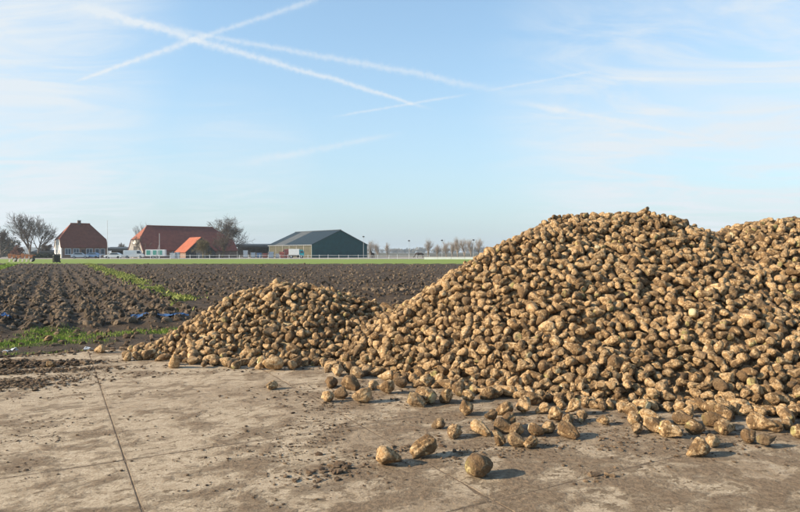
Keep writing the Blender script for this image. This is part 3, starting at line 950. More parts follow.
for px, py, n_, sx, sy, a, b, hl in ((12, 366, 1500, .55, .13, .006, .050, .07), (30, 372, 800, .7, .09, .005, .035, .02), (8, 385, 900, .45, .17, .005, .035, .03), (45, 378, 400, .7, .1, .004, .022, .0),
                                   (340, 470, 60, .10, .08, .005, .04, 0), (313, 481, 25, .08, .06, .004, .035, 0), (362, 458, 40, .15, .08, .004, .03, 0), (400, 452, 60, .2, .08, .004, .03, 0),
                                   (592, 478, 30, .10, .08, .004, .04, 0), (470, 452, 60, .3, .15, .004, .02, 0), (515, 450, 120, .5, .16, .004, .022, 0), (640, 440, 150, .6, .2, .004, .025, 0),
                                   (200, 372, 160, 1.2, .14, .004, .03, 0), (330, 392, 160, .6, .3, .004, .025, 0), (420, 398, 200, .8, .25, .004, .03, 0), (590, 425, 260, 1.0, .25, .004, .028, 0), (720, 445, 220, .7, .25, .004, .025, 0),
                                   (60, 398, 60, .8, .1, .004, .025, 0), (120, 420, 50, .9, .1, .004, .02, 0), (30, 440, 60, .3, .08, .004, .02, 0), (230, 460, 60, .5, .1, .004, .02, 0), (260, 430, 60, .6, .08, .004, .02, 0)):
    x, y = ground_at(px, py); crumbs(n_ * 2, x, y, sx, sy, a, b, 0.25, hl)
for a0, b0, a1, b1 in ((268, 470, 322, 402), (300, 474, 346, 404)):                 # crumbs squeezed out of a tyre's tread
    (x0, y0), (x1, y1) = ground_at(a0, b0), ground_at(a1, b1); L_ = math.hypot(x1 - x0, y1 - y0); dx, dy = (x1 - x0) / L_, (y1 - y0) / L_
    for k in range(int(L_ / .085)):
        m_ = 16; w_ = gc.uniform(-.5, .5, m_); l_ = k * .085 + np.abs(w_) * .10 + gc.normal(size=m_) * .006
        if gc.random() < .35: continue
        xx, yy = x0 + dx * l_ - dy * w_ * .26, y0 + dy * l_ + dx * w_ * .26; ss = .003 + .010 * gc.random(m_) ** 2
        cp.append(np.stack([xx, yy, ss * .3, ss], 1))
n = 16000
t = gc.uniform(-.68, .68, n); y = np.exp(gc.uniform(math.log(3.2), math.log(10.5), n)); x = t * y
keep_ = fbm(x * .9, y * 2.0, 7.0, 4) + .10 * (x > -1) > .12 + .2 * gc.random(n)
x, y = x[keep_], y[keep_]; s_ = .0018 + .012 * gc.random(len(x)) ** 4
cp.append(np.stack([x, y, s_ * .3, s_], 1))
# edge of the concrete, overrun with soil
n = 1500
u_ = gc.uniform(-7, 3.5, n); v_ = 11.25 + gc.normal(size=n) * .16; x, y = uv_xy(u_, v_); s_ = .008 + .05 * gc.random(n) ** 2.5
cp.append(np.stack([x, y, s_ * .3, s_], 1))
cp = np.concatenate(cp); cp = cp[(np.abs(cp[:, 0] / cp[:, 1]) < .8)]
lift = np.where(xy_uv(cp[:, 0], cp[:, 1])[1] > 11.2, field_height(cp[:, 0], cp[:, 1]), 0)
v_, f_, a_ = scatter(clod_protos(1, 12, 90), gc.integers(0, 12, len(cp)), np.stack([cp[:, 0], cp[:, 1], cp[:, 2] + lift], 1), flat_rot(len(cp), gc), cp[:, 3:4] * gc.uniform(.6, 1.5, (len(cp), 3)) * (1, 1, .6), gc.random(len(cp)))
tag(link('soil_crumbs', np_mesh('soil_crumbs', v_, f_, False, {'rnd': a_['rnd']}), M['crumb']), 'dark crumbs of soil strewn over the concrete', 'soil', kind='stuff')
# larger clods along the verge
n = 1500
u_ = gc.uniform(-7, 4.2, n); v_ = 13.9 + gc.normal(size=n) * .45; v_[:900] = gc.uniform(11.4, 13.9, 900)
x, y = uv_xy(u_, v_); s_ = .008 + .06 * gc.random(n) ** 3
ok = (v_ > 11.3) & (x < -2.4)
x, y, s_ = x[ok], y[ok], s_[ok]
v_, f_, a_ = scatter(clod_protos(1, 12, 120), gc.integers(0, 12, len(x)), np.stack([x, y, field_height(x, y) + s_ * .2], 1), rand_rot(len(x), gc), s_[:, None] * gc.uniform(.7, 1.3, (len(x), 3)), gc.random(len(x)))
tag(link('verge_clods', np_mesh('verge_clods', v_, f_, False, {'rnd': a_['rnd']}), M['crumb']), 'dark soil clods scattered along the grassy verge', 'soil', kind='stuff')

# ------------------------------------------------------------------ litter
def crumpled(name, cx, cy, L, Wd, ang, hgt, mat, label, seed, nx=44, ny=9):
    a, b = np.meshgrid(np.linspace(-.5, .5, nx), np.linspace(-.5, .5, ny))
    o = seed * 4.7
    wx = Wd * (.65 + .6 * np.abs(vnoise(a * 7 + o, a * 0 + 1)))
    lx = a * L; ly = b * wx + .35 * Wd * vnoise(a * 5 + o, a * 0)
    c, s = math.cos(ang), math.sin(ang)
    x = cx + lx * c - ly * s; y = cy + lx * s + ly * c
    z = hgt * (.5 + .9 * np.abs(fbm(lx * 6 + o, ly * 9, seed, 4))) * (1 - 1.2 * np.abs(b))
    base = np.where(xy_uv(x, y)[1] > 11.2, field_height(x, y), 0)
    if L > 1: base = .115 + .35 * (base - base.mean())
    top = np.stack([x, y, base + .02 + z], -1).reshape(-1, 3)
    k = np.arange(nx * ny).reshape(ny, nx)
    f = np.stack([k[:-1, :-1], k[:-1, 1:], k[1:, 1:], k[1:, :-1]], -1).reshape(-1, 4)
    drop = np.random.default_rng(seed).random(len(f)) < (.24 if L > 1 else .06)
    me = np_mesh(name, top, f[~drop], False)
    ob = link(name, me, mat)
    sm = ob.modifiers.new('thickness', 'SOLIDIFY'); sm.thickness = .003
    return tag(ob, label, 'plastic')


x, y = ground_at(160, 321.5)
crumpled('plastic_sheet', x, y, 1.25, .26, R(18), .07, M['blue_film'], 'long torn blue plastic sheet in the furrow behind the verge grass', 3)
x, y = ground_at(138, 322.5)
crumpled('plastic_scrap', x, y, .22, .12, R(10), .10, M['blue_film'], 'blue plastic scrap at the left end of the long torn sheet', 5, 12, 6)
x, y = ground_at(5, 326.0)
crumpled('plastic_scrap', x, y, .24, .15, R(-20), .12, M['blue_film'], 'small blue plastic scrap among clods at the left frame edge', 6, 12, 6)
for k, (px, py, an, l_, lab) in enumerate(((7, 353, -35, .16, 'flat pale plastic scrap, left of two on the concrete edge at far left'), (14.5, 352, -50, .20, 'pale upright plastic scrap, right of two on the concrete edge at far left'), (87.5, 352.0, -30, .09, 'small grey plastic scrap on the concrete edge beside the muddy beet'))):
    x, y = ground_at(px, py); crumpled('plastic_scrap', x, y, l_, .09, R(an), .09, M['pale_film'], lab, 20 + k, 10, 6)

# ------------------------------------------------------------------ the farm
FA = R(38.0)


def half_hip(parent, L, Wd, eave, hip_l, hip_r, ridge, inset_l, inset_r, mats, over=.35, th=.18):
    """half-hipped roof over 0..L by 0..Wd; returns the parts. hip_* is the height at which the hip starts"""
    hw = Wd / 2; sl = (ridge - eave) / hw
    def yy(z): return (z - eave) / sl                 # distance in from the eave line at height z
    x0, x1 = -over * .4, L + over * .4
    ef = eave - over * sl
    A, B_ = (inset_l, hw, ridge), (L - inset_r, hw, ridge)
    fl, fr = yy(hip_l), yy(hip_r)
    front = [(x0, -over, ef), (x1, -over, ef), (x1, fr, hip_r), B_, A, (x0, fl, hip_l)]
    back = [(x0, Wd + over, ef), (x0, Wd - fl, hip_l), A, B_, (x1, Wd - fr, hip_r), (x1, Wd + over, ef)]
    left = [(x0, fl, hip_l), A, (x0, Wd - fl, hip_l)]
    right = [(x1, fr, hip_r), (x1, Wd - fr, hip_r), B_]
    MB().slab(front, th).build('roof_slope', mats[0], parent)
    MB().slab(back, th).build('roof_slope', mats[0], parent)
    MB().slab(left, th).build('roof_hip', mats[1], parent)
    MB().slab(right, th).build('roof_hip', mats[1], parent)
    rc = MB().tube((A[0] - .1, hw, ridge + .03), (B_[0] + .1, hw, ridge + .03), .13, n=6).build('ridge_tiles', mats[1], parent)
    return sl, fl, fr


def gable_wall(parent, name, x, Wd, eave, hip, sl, mat, th=.25, sgn=1):
    f = (hip - eave) / sl
    prof = [(0, 0), (Wd, 0), (Wd, eave - .12), (Wd - f, hip - .18), (f, hip - .18), (0, eave - .12)]
    mb = MB(); n = 6
    xa, xb = (x, x + th * sgn)
    mb.add([(xa, a, b) for a, b in prof] + [(xb, a, b) for a, b in prof], [tuple(range(n)), tuple(range(n, 2 * n))[::-1]] + [(i, n + i, n + (i + 1) % n, (i + 1) % n) for i in range(n)])
    return mb.build(name, mat, parent)


def window(parent, x, z, w, h, y=-.0, nx=2, frame=None, side='front', name='window'):
    """framed window standing 5 cm proud of a wall; its pane and sill are pieces of it"""
    fr = MB(); t = .09
    fr.box(x - w / 2, x - w / 2 + t, y - .06, y + .05, z, z + h).box(x + w / 2 - t, x + w / 2, y - .06, y + .05, z, z + h)
    fr.box(x - w / 2 + t, x + w / 2 - t, y - .058, y + .05, z + h - t, z + h).box(x - w / 2 + t, x + w / 2 - t, y - .058, y + .05, z, z + t)
    for k in range(1, nx): xm = x - w / 2 + w * k / nx; fr.box(xm - .035, xm + .035, y - .055, y + .05, z + t, z + h - t)
    o = fr.build(name, frame or M['frame'], parent)
    MB().box(x - w / 2 + t, x + w / 2 - t, y - .02, y + .03, z + t, z + h - t).build('pane', M['glass'], o)
    MB().box(x - w / 2 - .08, x + w / 2 + .08, y - .12, y - .062, z - .08, z + .02).build('sill', frame or M['frame'], o)
    if side == 'left':            # turn a front-facing window onto the left gable
        for q in (o,): q.rotation_euler = (0, 0, R(-90))
    return o


# house with the white gable
hx, hy, _ = at(61, 168)
house = thing('farmhouse', 'farmhouse with dark red half-hipped roof and white left gable behind the meadow', 'house', (hx, hy, 0), FA)
HL, HW = 11.6, 10.0
sl, fl, fr = half_hip(house, HL, HW, 3.3, 5.2, 5.2, 9.6, 3.3, 3.5, (M['red_tile'], M['hip_tile']))
MB().box(.26, HL - .26, 0, .3, 0, 3.25).build('wall', M['brick'], house)
MB().box(.26, HL - .26, HW - .3, HW, 0, 3.25).build('wall', M['brick'], house)
gable_wall(house, 'gable_wall', 0, HW, 3.3, 5.2, sl, M['white_wall'])
gable_wall(house, 'gable_wall', HL - .25, HW, 3.3, 5.2, sl, M['brick'])
for x_, w_, n_ in ((1.7, 1.5, 2), (3.7, 1.5, 2), (7.0, 1.6, 2), (9.0, 1.1, 1), (10.4, 1.1, 1)): window(house, x_, .95, w_, 1.6, 0, n_)
dr = MB().box(5.0, 6.0, -.05, .0, 0.02, 2.25).build('door', M['dark_board'], house); MB().box(5.85, 5.92, -.09, -.052, 1.0, 1.12).build('handle', M['steel'], dr)
for y_, z_ in ((2.2, .8), (6.2, .8), (3.4, 3.5), (6.6, 3.5)):
    w_ = window(house, -y_, z_, 1.2, 1.5, 0, 1, M['frame'], 'left')
ch = MB().box(5.0, 5.8, HW / 2 - .35, HW / 2 + .35, 9.0, 10.4).build('chimney', M['chimney'], house)
MB().box(4.92, 5.88, HW / 2 - .43, HW / 2 + .43, 10.402, 10.55).build('chimney_cap', M['steel'], ch)

# big red barn and its porch, whose sunlit slope is painted orange
bx_, by_, _ = at(143, 165)
barn = thing('red_barn', 'long red-tiled barn with half-hipped ends in the middle of the farm', 'barn', (bx_, by_, 0), FA)
BL, BW = 26.3, 14.3
sl, fl, fr = half_hip(barn, BL, BW, 2.3, 5.1, 4.9, 8.9, 3.0, 4.6, (M['barn_tile'], M['hip_tile']))
MB().box(.26, BL - .26, 0, .3, 0, 2.2).build('wall', M['brick'], barn)
MB().box(.26, BL - .26, BW - .3, BW, 0, 2.2).build('wall', M['brick'], barn)
gw = gable_wall(barn, 'gable_wall', 0, BW, 2.3, 5.1, sl, M['grey_board'])
gable_wall(barn, 'gable_wall', BL - .25, BW, 2.3, 4.9, sl, M['brick'])
MB().box(-.06, -.004, 5.2, 9.2, 3.9, 4.7).build('loft_board', M['white_wall'], barn)
MB().box(-.07, -.004, 5.4, 8.9, .02, 3.1).build('barn_door', M['dark_board'], barn)
for x_ in (4.5, 8.0, 11.0): window(barn, x_, .9, .9, .8, 0, 1)
# porch: its ridge runs towards the viewer
ax_, ay_, _ = at(201, 165)
porch = thing('barn_porch', 'low tiled porch, its sunlit roof slope orange, jutting from the long red barn', 'porch', (ax_, ay_, 0), FA)
MB().slab([(0, -.2, 5.6), (0, 8.6, 5.6), (-4.3, 8.6, 1.5), (-4.3, -.2, 1.5)], .16).build('roof_slope', M['orange_tile'], porch)
MB().slab([(.0, 8.6, 5.6), (0, -.2, 5.6), (4.3, -.2, 1.5), (4.3, 8.6, 1.5)], .16).build('roof_slope', M['barn_tile'], porch)
MB().add([(-4, 0, 0), (4, 0, 0), (4, 0, 1.6), (0, 0, 5.35), (-4, 0, 1.6), (-4, .25, 0), (4, .25, 0), (4, .25, 1.6), (0, .25, 5.35), (-4, .25, 1.6)],
         [(0, 1, 2, 3, 4), (9, 8, 7, 6, 5), (0, 5, 6, 1), (1, 6, 7, 2), (2, 7, 8, 3), (3, 8, 9, 4), (4, 9, 5, 0)]).build('gable_wall', M['dark_board'], porch)
MB().box(-3.98, -3.74, .252, 8, 0, 1.55).build('side_wall', M['brick'], porch)
MB().box(3.74, 3.98, .252, 8, 0, 1.55).build('side_wall', M['brick'], porch)
MB().box(-1.3, 1.3, -.07, -.004, .02, 2.6).build('barn_door', M['grey_board'], porch)

# green steel hall
gx_, gy_, _ = at(312, 175)
hall = thing('green_hall', 'dark green steel farm hall with slate roof right of the barn', 'hall', (gx_, gy_, 0), FA)
GL, GW, GE, GR = 18.9, 27.0, 3.75, 7.9
MB().add([(0, 0, 0), (GL, 0, 0), (GL, 0, GE), (GL / 2, 0, GR), (0, 0, GE), (0, .2, 0), (GL, .2, 0), (GL, .2, GE), (GL / 2, .2, GR), (0, .2, GE)],
         [(0, 1, 2, 3, 4), (9, 8, 7, 6, 5), (0, 5, 6, 1), (1, 6, 7, 2), (2, 7, 8, 3), (3, 8, 9, 4), (4, 9, 5, 0)]).build('gable_wall', M['green_sheet'], hall)
MB().add([(0, GW - .2, 0), (GL, GW - .2, 0), (GL, GW - .2, GE), (GL / 2, GW - .2, GR), (0, GW - .2, GE), (0, GW, 0), (GL, GW, 0), (GL, GW, GE), (GL / 2, GW, GR), (0, GW, GE)],
         [(0, 1, 2, 3, 4), (9, 8, 7, 6, 5), (0, 5, 6, 1), (1, 6, 7, 2), (2, 7, 8, 3), (3, 8, 9, 4), (4, 9, 5, 0)]).build('gable_wall', M['green_sheet'], hall)
MB().box(GL - .2, GL, .202, GW - .202, 0, GE - .05).build('side_wall', M['green_sheet'], hall)
rise = GR - GE; o_ = .3
def roof_strip(y0, y1, mat, lft=True, dz=.12):
    e = -o_ * rise / (GL / 2)
    if lft: p = [(GL / 2, y0, GR + dz), (GL / 2, y1, GR + dz), (-o_, y1, GE + e + dz), (-o_, y0, GE + e + dz)]
    else: p = [(GL / 2, y1, GR + dz), (GL / 2, y0, GR + dz), (GL + o_, y0, GE + e + dz), (GL + o_, y1, GE + e + dz)]
    MB().slab(p, .1).build('roof_sheet', mat, hall)
roof_strip(-.25, 16.0, M['slate_sheet']); roof_strip(16.01, 22.5, M['pale_sheet']); roof_strip(22.51, GW + .25, M['slate_sheet'])
roof_strip(-.25, GW + .25, M['slate_sheet'], False)
MB().box(-.28, -.16, -.26, GW + .26, GE - .25, GE - .12).build('gutter', M['steel'], hall)
MB().tube((GL / 2, -.27, GR + .16), (GL / 2, GW + .27, GR + .16), .12, n=6).build('ridge_cap', M['dark_sheet'], hall)
for k in range(7):
    y_ = .25 + k * (GW - .7) / 6
    MB().box(0, .22, y_, y_ + .22, 0, GE - .02).build('post', M['grey_board'], hall)
for k in range(6):
    y_ = .25 + k * (GW - .7) / 6
    if k in (1, 3): MB().box(.06, .14, y_ + .225, y_ + (GW - .7) / 6 - .005, 1.9, GE - .05).build('side_board', M['tan_board'], hall)
    else: MB().box(.06, .14, y_ + .225, y_ + (GW - .7) / 6 - .005, .05, GE - .05).build('side_board', M['tan_board'], hall)

# low dark sheds between the buildings
def shed(px, d, L, Wd, h, label, posts=4):
    x, y, _ = at(px, d)
    s = thing('open_shed', label, 'shed', (x, y, 0), FA * .25)
    MB().slab([(-.3, -.4, h), (L + .3, -.4, h), (L + .3, Wd, h + .5), (-.3, Wd, h + .5)], .7).build('roof', M['dark_sheet'], s)
    MB().box(0, L, Wd - .3, Wd - .1, 0, h - .25).build('wall', M['dark_board'], s)
    for k in range(posts): MB().box(L * k / (posts - 1) - .1, L * k / (posts - 1) + .1, -.1, .1, 0, h - .72).build('post', M['dark_board'], s)
    return s


shed(236, 205, 12.5, 6, 3.9, 'low open shed with dark roof between red barn and green hall', 5)
shed(106, 190, 9.5, 6, 2.7, 'low dark shed between the farmhouse and the red barn', 4)
shed(33, 176, 6.0, 3, 1.7, 'very low dark shed left of the white gable', 3)

# ---- vehicles and goods in the yard (each a few pixels wide)
def wheel(parent, x, y, r, w=.2, name='wheel'):
    t = MB().tube((x, y - w / 2, r), (x, y + w / 2, r), r, n=14).build(name, M['tyre'], parent)
    MB().tube((x, y - w / 2 - .012, r), (x, y - w / 2 + .03, r), r * .55, n=10).build('rim', M['steel'], t)
    return t


def car(px, d, rot, paint, label, name='parked_car', van=False):
    x, y, _ = at(px, d)
    c = thing(name, label, 'van' if van else 'car', (x, y, 0), rot)
    if van:
        prof = [(-2.4, .35), (2.35, .35), (2.4, .9), (1.9, 1.15), (1.45, 1.95), (1.2, 2.05), (-2.3, 2.05), (-2.4, 1.9)]
        glass = [(1.42, 1.2), (1.80, 1.2), (1.42, 1.86), (.75, 1.86), (.75, 1.2)]
    else:
        prof = [(-2.0, .3), (2.0, .3), (2.05, .65), (1.95, .82), (1.05, .95), (.45, 1.42), (-1.0, 1.46), (-1.75, 1.05), (-2.02, .95)]
        glass = [(-1.5, .98), (.85, .98), (.38, 1.36), (-.95, 1.39)]
    b = MB().prism(prof, -.82, .82).build('body', paint, c, bevel=.05)
    for s in (-1, 1):
        yy = (-.835, -.822) if s < 0 else (.822, .835)
        MB().prism(glass, *yy).build('side_window', M['glass'], c)
    xf = 2.03 if not van else 2.38
    for s in (-.55, .55): MB().box(xf - .05, xf + .03, s - .15, s + .15, .62, .76).build('headlight', M['frame'], c)
    for xw in ((-1.5, 1.5) if van else (-1.25, 1.28)):
        for s in (-.74, .74): wheel(c, xw, s, .34 if van else .31)
    return c


car(113.5, 152, R(190), M['white_paint'], 'white car parked just right of the farmhouse')
car(134, 156, R(15), M['white_paint'], 'white van parked in front of the left end of the barn', 'parked_van', True)
car(80, 158, R(20), M['silver'], 'silver car parked in front of the farmhouse')
car(92, 160, R(185), M['blue_paint'], 'blue car parked at the right front of the farmhouse')

x, y, _ = at(156, 154)
tr = thing('farm_trailer', 'white and green box trailer parked before the long red barn', 'trailer', (x, y, 0), R(8))
MB().box(-2.3, 2.3, -.9, .9, .55, 2.2).build('box_body', M['white_paint'], tr, bevel=.06)
for xa in (-1.6, -.1, 1.2): MB().box(xa - .45, xa + .45, -.93, -.902, .9, 2.0).build('side_panel', M['green_paint'], tr)
MB().box(2.3, 3.3, -.06, .06, .5, .6).build('drawbar', M['steel'], tr)
for xa in (-.5, .4):
    for s in (-.8, .8): wheel(tr, xa, s, .33)

x, y, _ = at(297, 158)
tk = thing('farm_truck', 'white and teal truck parked before the green hall', 'truck', (x, y, 0), R(6))
MB().box(-2.0, .62, -1.0, 1.0, .85, 2.35).build('cargo_box', M['white_paint'], tk, bevel=.05)
cb = MB().prism([(.65, .5), (1.75, .5), (1.78, 1.2), (1.55, 2.15), (.65, 2.2)], -.95, .95).build('cab', M['teal'], tk, bevel=.06)
MB().prism([(.9, 1.3), (1.62, 1.3), (1.48, 1.95), (.9, 1.98)], -.975, -.955).build('side_window', M['glass'], cb)
MB().box(-2.0, 1.6, -.5, .5, .5, .8).build('chassis', M['dark_board'], tk)
for xa in (-1.4, 1.15):
    for s in (-.85, .85): wheel(tk, xa, s, .42, .26)


def crate(px, d, w, h, mat, label, rot=.3):
    x, y, _ = at(px, d)
    c = thing('storage_crate', label, 'crate', (x, y, 0), rot, 'crates in the farmyard')
    MB().box(-w / 2 + .05, w / 2 - .05, -w / 2 + .05, w / 2 - .05, .12, h - .05).build('load', mat, c)
    for s in (-1, 0, 1): MB().box(-w / 2, w / 2, s * w * .42 - .06, s * w * .42 + .06, 0, .12).build('skid', M['grey_board'], c)
    for a in (-1, 1):
        for b in (-1, 1): MB().box(a * w / 2 - .06, a * w / 2 + .06, b * w / 2 - .06, b * w / 2 + .06, .125, h).build('corner_post', M['grey_board'], c)
    for k in range(3): zz = .25 + k * (h - .4) / 2.2; MB().box(-w / 2 - .04, w / 2 + .04, -w / 2 - .095, -w / 2 - .062, zz, zz + .12).build('side_slat', mat, c)
    return c


for px, d, w, h, mt, lab in ((245.5, 176, 1.3, 2.1, 'crate_white', 'tall white crate right of the red barn'), (253, 172, 1.2, 1.5, 'silver', 'pale blue crate before the low open shed'), (259, 170, 1.3, 1.4, 'blue_paint', 'bluish crate second from the shed left of the hall'),
                             (265, 168, 1.2, 1.3, 'crate_red', 'red crate at the far left corner of the green hall'), (271, 166, 1.3, 1.7, 'silver', 'grey crate before the side of the green hall'), (278, 163, 1.2, 1.2, 'crate_white', 'white low crate left of the red crates'),
                             (282, 160, 1.3, 1.7, 'crate_red', 'red crate left of the teal truck'), (286.5, 163, 1.2, 2.4, 'crate_red', 'tall red crate directly behind the white truck box'), (173, 150, 1.2, 1.4, 'crate_white', 'white crate right of the green box trailer'),
                             (177.5, 152, 1.0, 1.6, 'crate_white', 'white crate beneath the edge of the sunlit orange slope')):
    crate(px, d, w, h, M[mt], lab, .2 + .1 * math.sin(px))

# ---- implement and bin on the meadow edge
x, y, _ = at(22, 99)
imp = thing('field_cultivator', 'orange field cultivator with pale shares at the left field end', 'cultivator', (x, y, .05), R(6))
for k, yy in enumerate((-.5, .35)): MB().box(-1.9, 1.9, yy - .07, yy + .07, .95, 1.1).build('beam', M['orange_paint'], imp)
for k in range(6):
    xx = -1.6 + k * .64
    MB().box(xx - .05, xx + .05, -.42, .27, .96, 1.08).build('cross_bar', M['orange_paint'], imp)
    t = MB().box(xx - .22, xx + .22, -.56, -.44, .55 + .1 * (k % 2), 1.3 - .12 * (k % 3)).build('tine_bracket', M['orange_paint'], imp)
    MB().slab([(xx - .13, -.70, .0), (xx + .13, -.70, .0), (xx + .10, -.52, .46), (xx - .10, -.52, .46)], .04).build('share', M['pale_steel'], imp)
for s in (-1.35, 1.2): wheel(imp, s, .75, .38, .25)
MB().tube((0, .4, 1.05), (0, 1.6, 1.0), .07).build('drawbar', M['dark_board'], imp)
MB().tube((-.5, .2, 1.1), (0, .6, 1.9), .05).build('headstock', M['dark_board'], imp); MB().tube((.5, .2, 1.1), (0, .6, 1.9), .05).build('headstock', M['dark_board'], imp)

x, y, _ = at(57.5, 90)
bn = thing('waste_bin', 'black bin standing at the meadow edge before the white gable', 'bin', (x, y, .05), R(10))
MB().box(-.26, .26, -.3, .3, .08, 1.12, -.06).build('body', M['black_plastic'], bn, bevel=.03)
MB().box(-.36, .36, -.40, .40, 1.13, 1.24, .04).build('lid', M['black_plastic'], bn, bevel=.02)
for s in (-.22, .22): wheel(bn, s, .33, .12, .06)
x, y, _ = at(53.6, 91)
ps = thing('fence_post', 'pale wooden post left of the black bin', 'post', (x, y, .04))
MB().box(-.11, .11, -.11, .11, 0, 1.05).build('shaft', M['tan_board'], ps, bevel=.02); MB().add([(-.13, -.13, 1.052), (.13, -.13, 1.052), (.13, .13, 1.052), (-.13, .13, 1.052), (0, 0, 1.16)], [(3, 2, 1, 0), (0, 1, 4), (1, 2, 4), (2, 3, 4), (3, 0, 4)]).build('cap', M['grey_board'], ps)

# ---- poles
def flagpole(px, d, h, label, guy=False):
    x, y, _ = at(px, d)
    p = thing('tall_pole', label, 'pole', (x, y, 0))
    MB().tube((0, 0, 0), (0, 0, h), .07, .045, 8).build('shaft', M['steel'], p); MB().tube((0, 0, h), (0, 0, h + .12), .08, .03, 8).build('finial', M['steel'], p)
    MB().box(-.2, .2, -.2, .2, 0, .15).build('foot', M['grey_board'], p)
    if guy: MB().tube((-.05, 0, h * .55), (-1.2, 0, .1), .03, n=5).build('guy_rope', M['steel'], p)


flagpole(107.5, 150, 9.2, 'tall thin pole right of the farmhouse')
flagpole(159.5, 152, 6.0, 'thin pole with a guy rope before the long red barn', True)


def lamp(px, d, h, label):
    x, y, _ = at(px, d)
    p = thing('arena_lamp', label, 'lamp post', (x, y, 0), 0, 'lamp posts around the riding ground')
    MB().tube((0, 0, 0), (0, 0, h), .055, .035, 8).build('pole', M['steel'], p)
    MB().box(-.28, .28, -.16, .16, h, h + .30, .03).build('lamp_head', M['dark_board'], p); MB().box(-.18, .18, -.12, .12, h - .05, h - .004).build('lens', M['frame'], p)
    MB().tube((0, 0, h - .5), (.22, 0, h - .06), .025, n=5).build('bracket', M['steel'], p)


lamp(363.5, 172, 5.7, 'lamp post just above the right eave of the green hall')
lamp(409, 168, 4.5, 'lamp post left of the single bushy willow')
lamp(442, 168, 4.6, 'lamp post between the single willow and the willow row')
lamp(473.5, 168, 4.7, 'lamp post right of the willow row, nearest the tall heap')

# ---- white paddock fence and the white boards of the riding ground
fd = 139.0
fx0, fx1 = at(100, fd)[0], at(428, fd)[0]
fence = thing('paddock_fence', 'thin white post and rail fence along the meadow before the farm', 'fence', (fx0, fd, 0))
Lf = fx1 - fx0; npst = int(Lf / 2.2)
pm = MB().box(-.04, .04, -.04, .04, 0, 1.0)
first = pm.build('post', M['crate_white'], fence)
for k in range(1, npst + 1):
    c = first.copy(); COL.objects.link(c); c.parent = fence; c.location = (k * Lf / npst + .2 * math.sin(k * 2.9), 0, .05 * math.sin(k * 1.7)); c.rotation_euler = (.04 * math.sin(k * 5.1), .05 * math.sin(k * 3.3), 0)
for z_ in (.18, .80): MB().box(0, Lf, -.065, -.042, z_, z_ + .05).build('rail', M['crate_white'], fence)
ax0, ax1 = at(424, 133)[0], at(640, 133)[0]
arena = thing('arena_boards', 'low solid white boards round the riding ground beside the tall heap', 'fence', (ax0, 132.5, .03))
for k in range(16):
    w_ = (ax1 - ax0) / 16
    MB().box(k * w_ + .02, (k + 1) * w_ - .02, -.03, .03, .02, .44 + .01 * math.sin(k * 2.1)).build('board', M['white_paint'], arena)
    MB().box(k * w_ - .05, k * w_ + .05, .032, .12, 0, .7).build('post', M['grey_board'], arena)

# ---- horses
def horse(px, d, rot, label, graze):
    x, y, _ = at(px, d)
    hv = [((-.72, 0, 1.18), .27), ((-.25, 0, 1.12), .27), ((.35, 0, 1.16), .28), ((.62, 0, 1.30), .21)]
    ed = [(0, 1), (1, 2), (2, 3)]
    if graze: hv += [((1.02, 0, .95), .13), ((1.22, 0, .55), .12), ((1.42, 0, .22), .075)]
    else: hv += [((.98, 0, 1.65), .14), ((1.12, 0, 1.92), .12), ((1.42, 0, 1.72), .08)]
    ed += [(3, 4), (4, 5), (5, 6)]
    for s in (-.15, .15):
        b = len(hv)
        hv += [((.45, s, .82), .13), ((.47, s, .48), .075), ((.43, s, .05), .06)]; ed += [(2, b), (b, b + 1), (b + 1, b + 2)]
        b = len(hv)
        hv += [((-.62, s, .85), .17), ((-.80, s, .52), .08), ((-.72, s, .05), .06)]; ed += [(0, b), (b, b + 1), (b + 1, b + 2)]
    b = len(hv); hv += [((-1.0, 0, 1.05), .07), ((-1.1, 0, .6), .05)]; ed += [(0, b), (b, b + 1)]
    me = bpy.data.meshes.new('horse'); me.from_pydata([p for p, r in hv], ed, [])
    o = link('horse', me, None, None, (x, y, 0.05), rot)
    sk = o.modifiers.new('skin', 'SKIN'); sk.use_smooth_shade = True
    for i, (p, r) in enumerate(hv): me.skin_vertices[0].data[i].radius = (r, r)
    me.skin_vertices[0].data[1].use_root = True
    o.modifiers.new('sub', 'SUBSURF').render_levels = 1
    me.materials.append(M['horse'])
    hx_ = hv[5][0]
    for s in (-.06, .06):
        MB().tube((hx_[0] - .05, s, hx_[2] + .08), (hx_[0] - .06, s * 1.4, hx_[2] + .26), .05, .01, 5).build('ear', M['horse'], o)
    return tag(o, label, 'horse', 'horses on the riding ground')


horse(419.5, 146, R(180), 'dark horse grazing left of the white boards', True)
horse(372.5, 150, R(250), 'dark horse standing just right of the green hall', False)

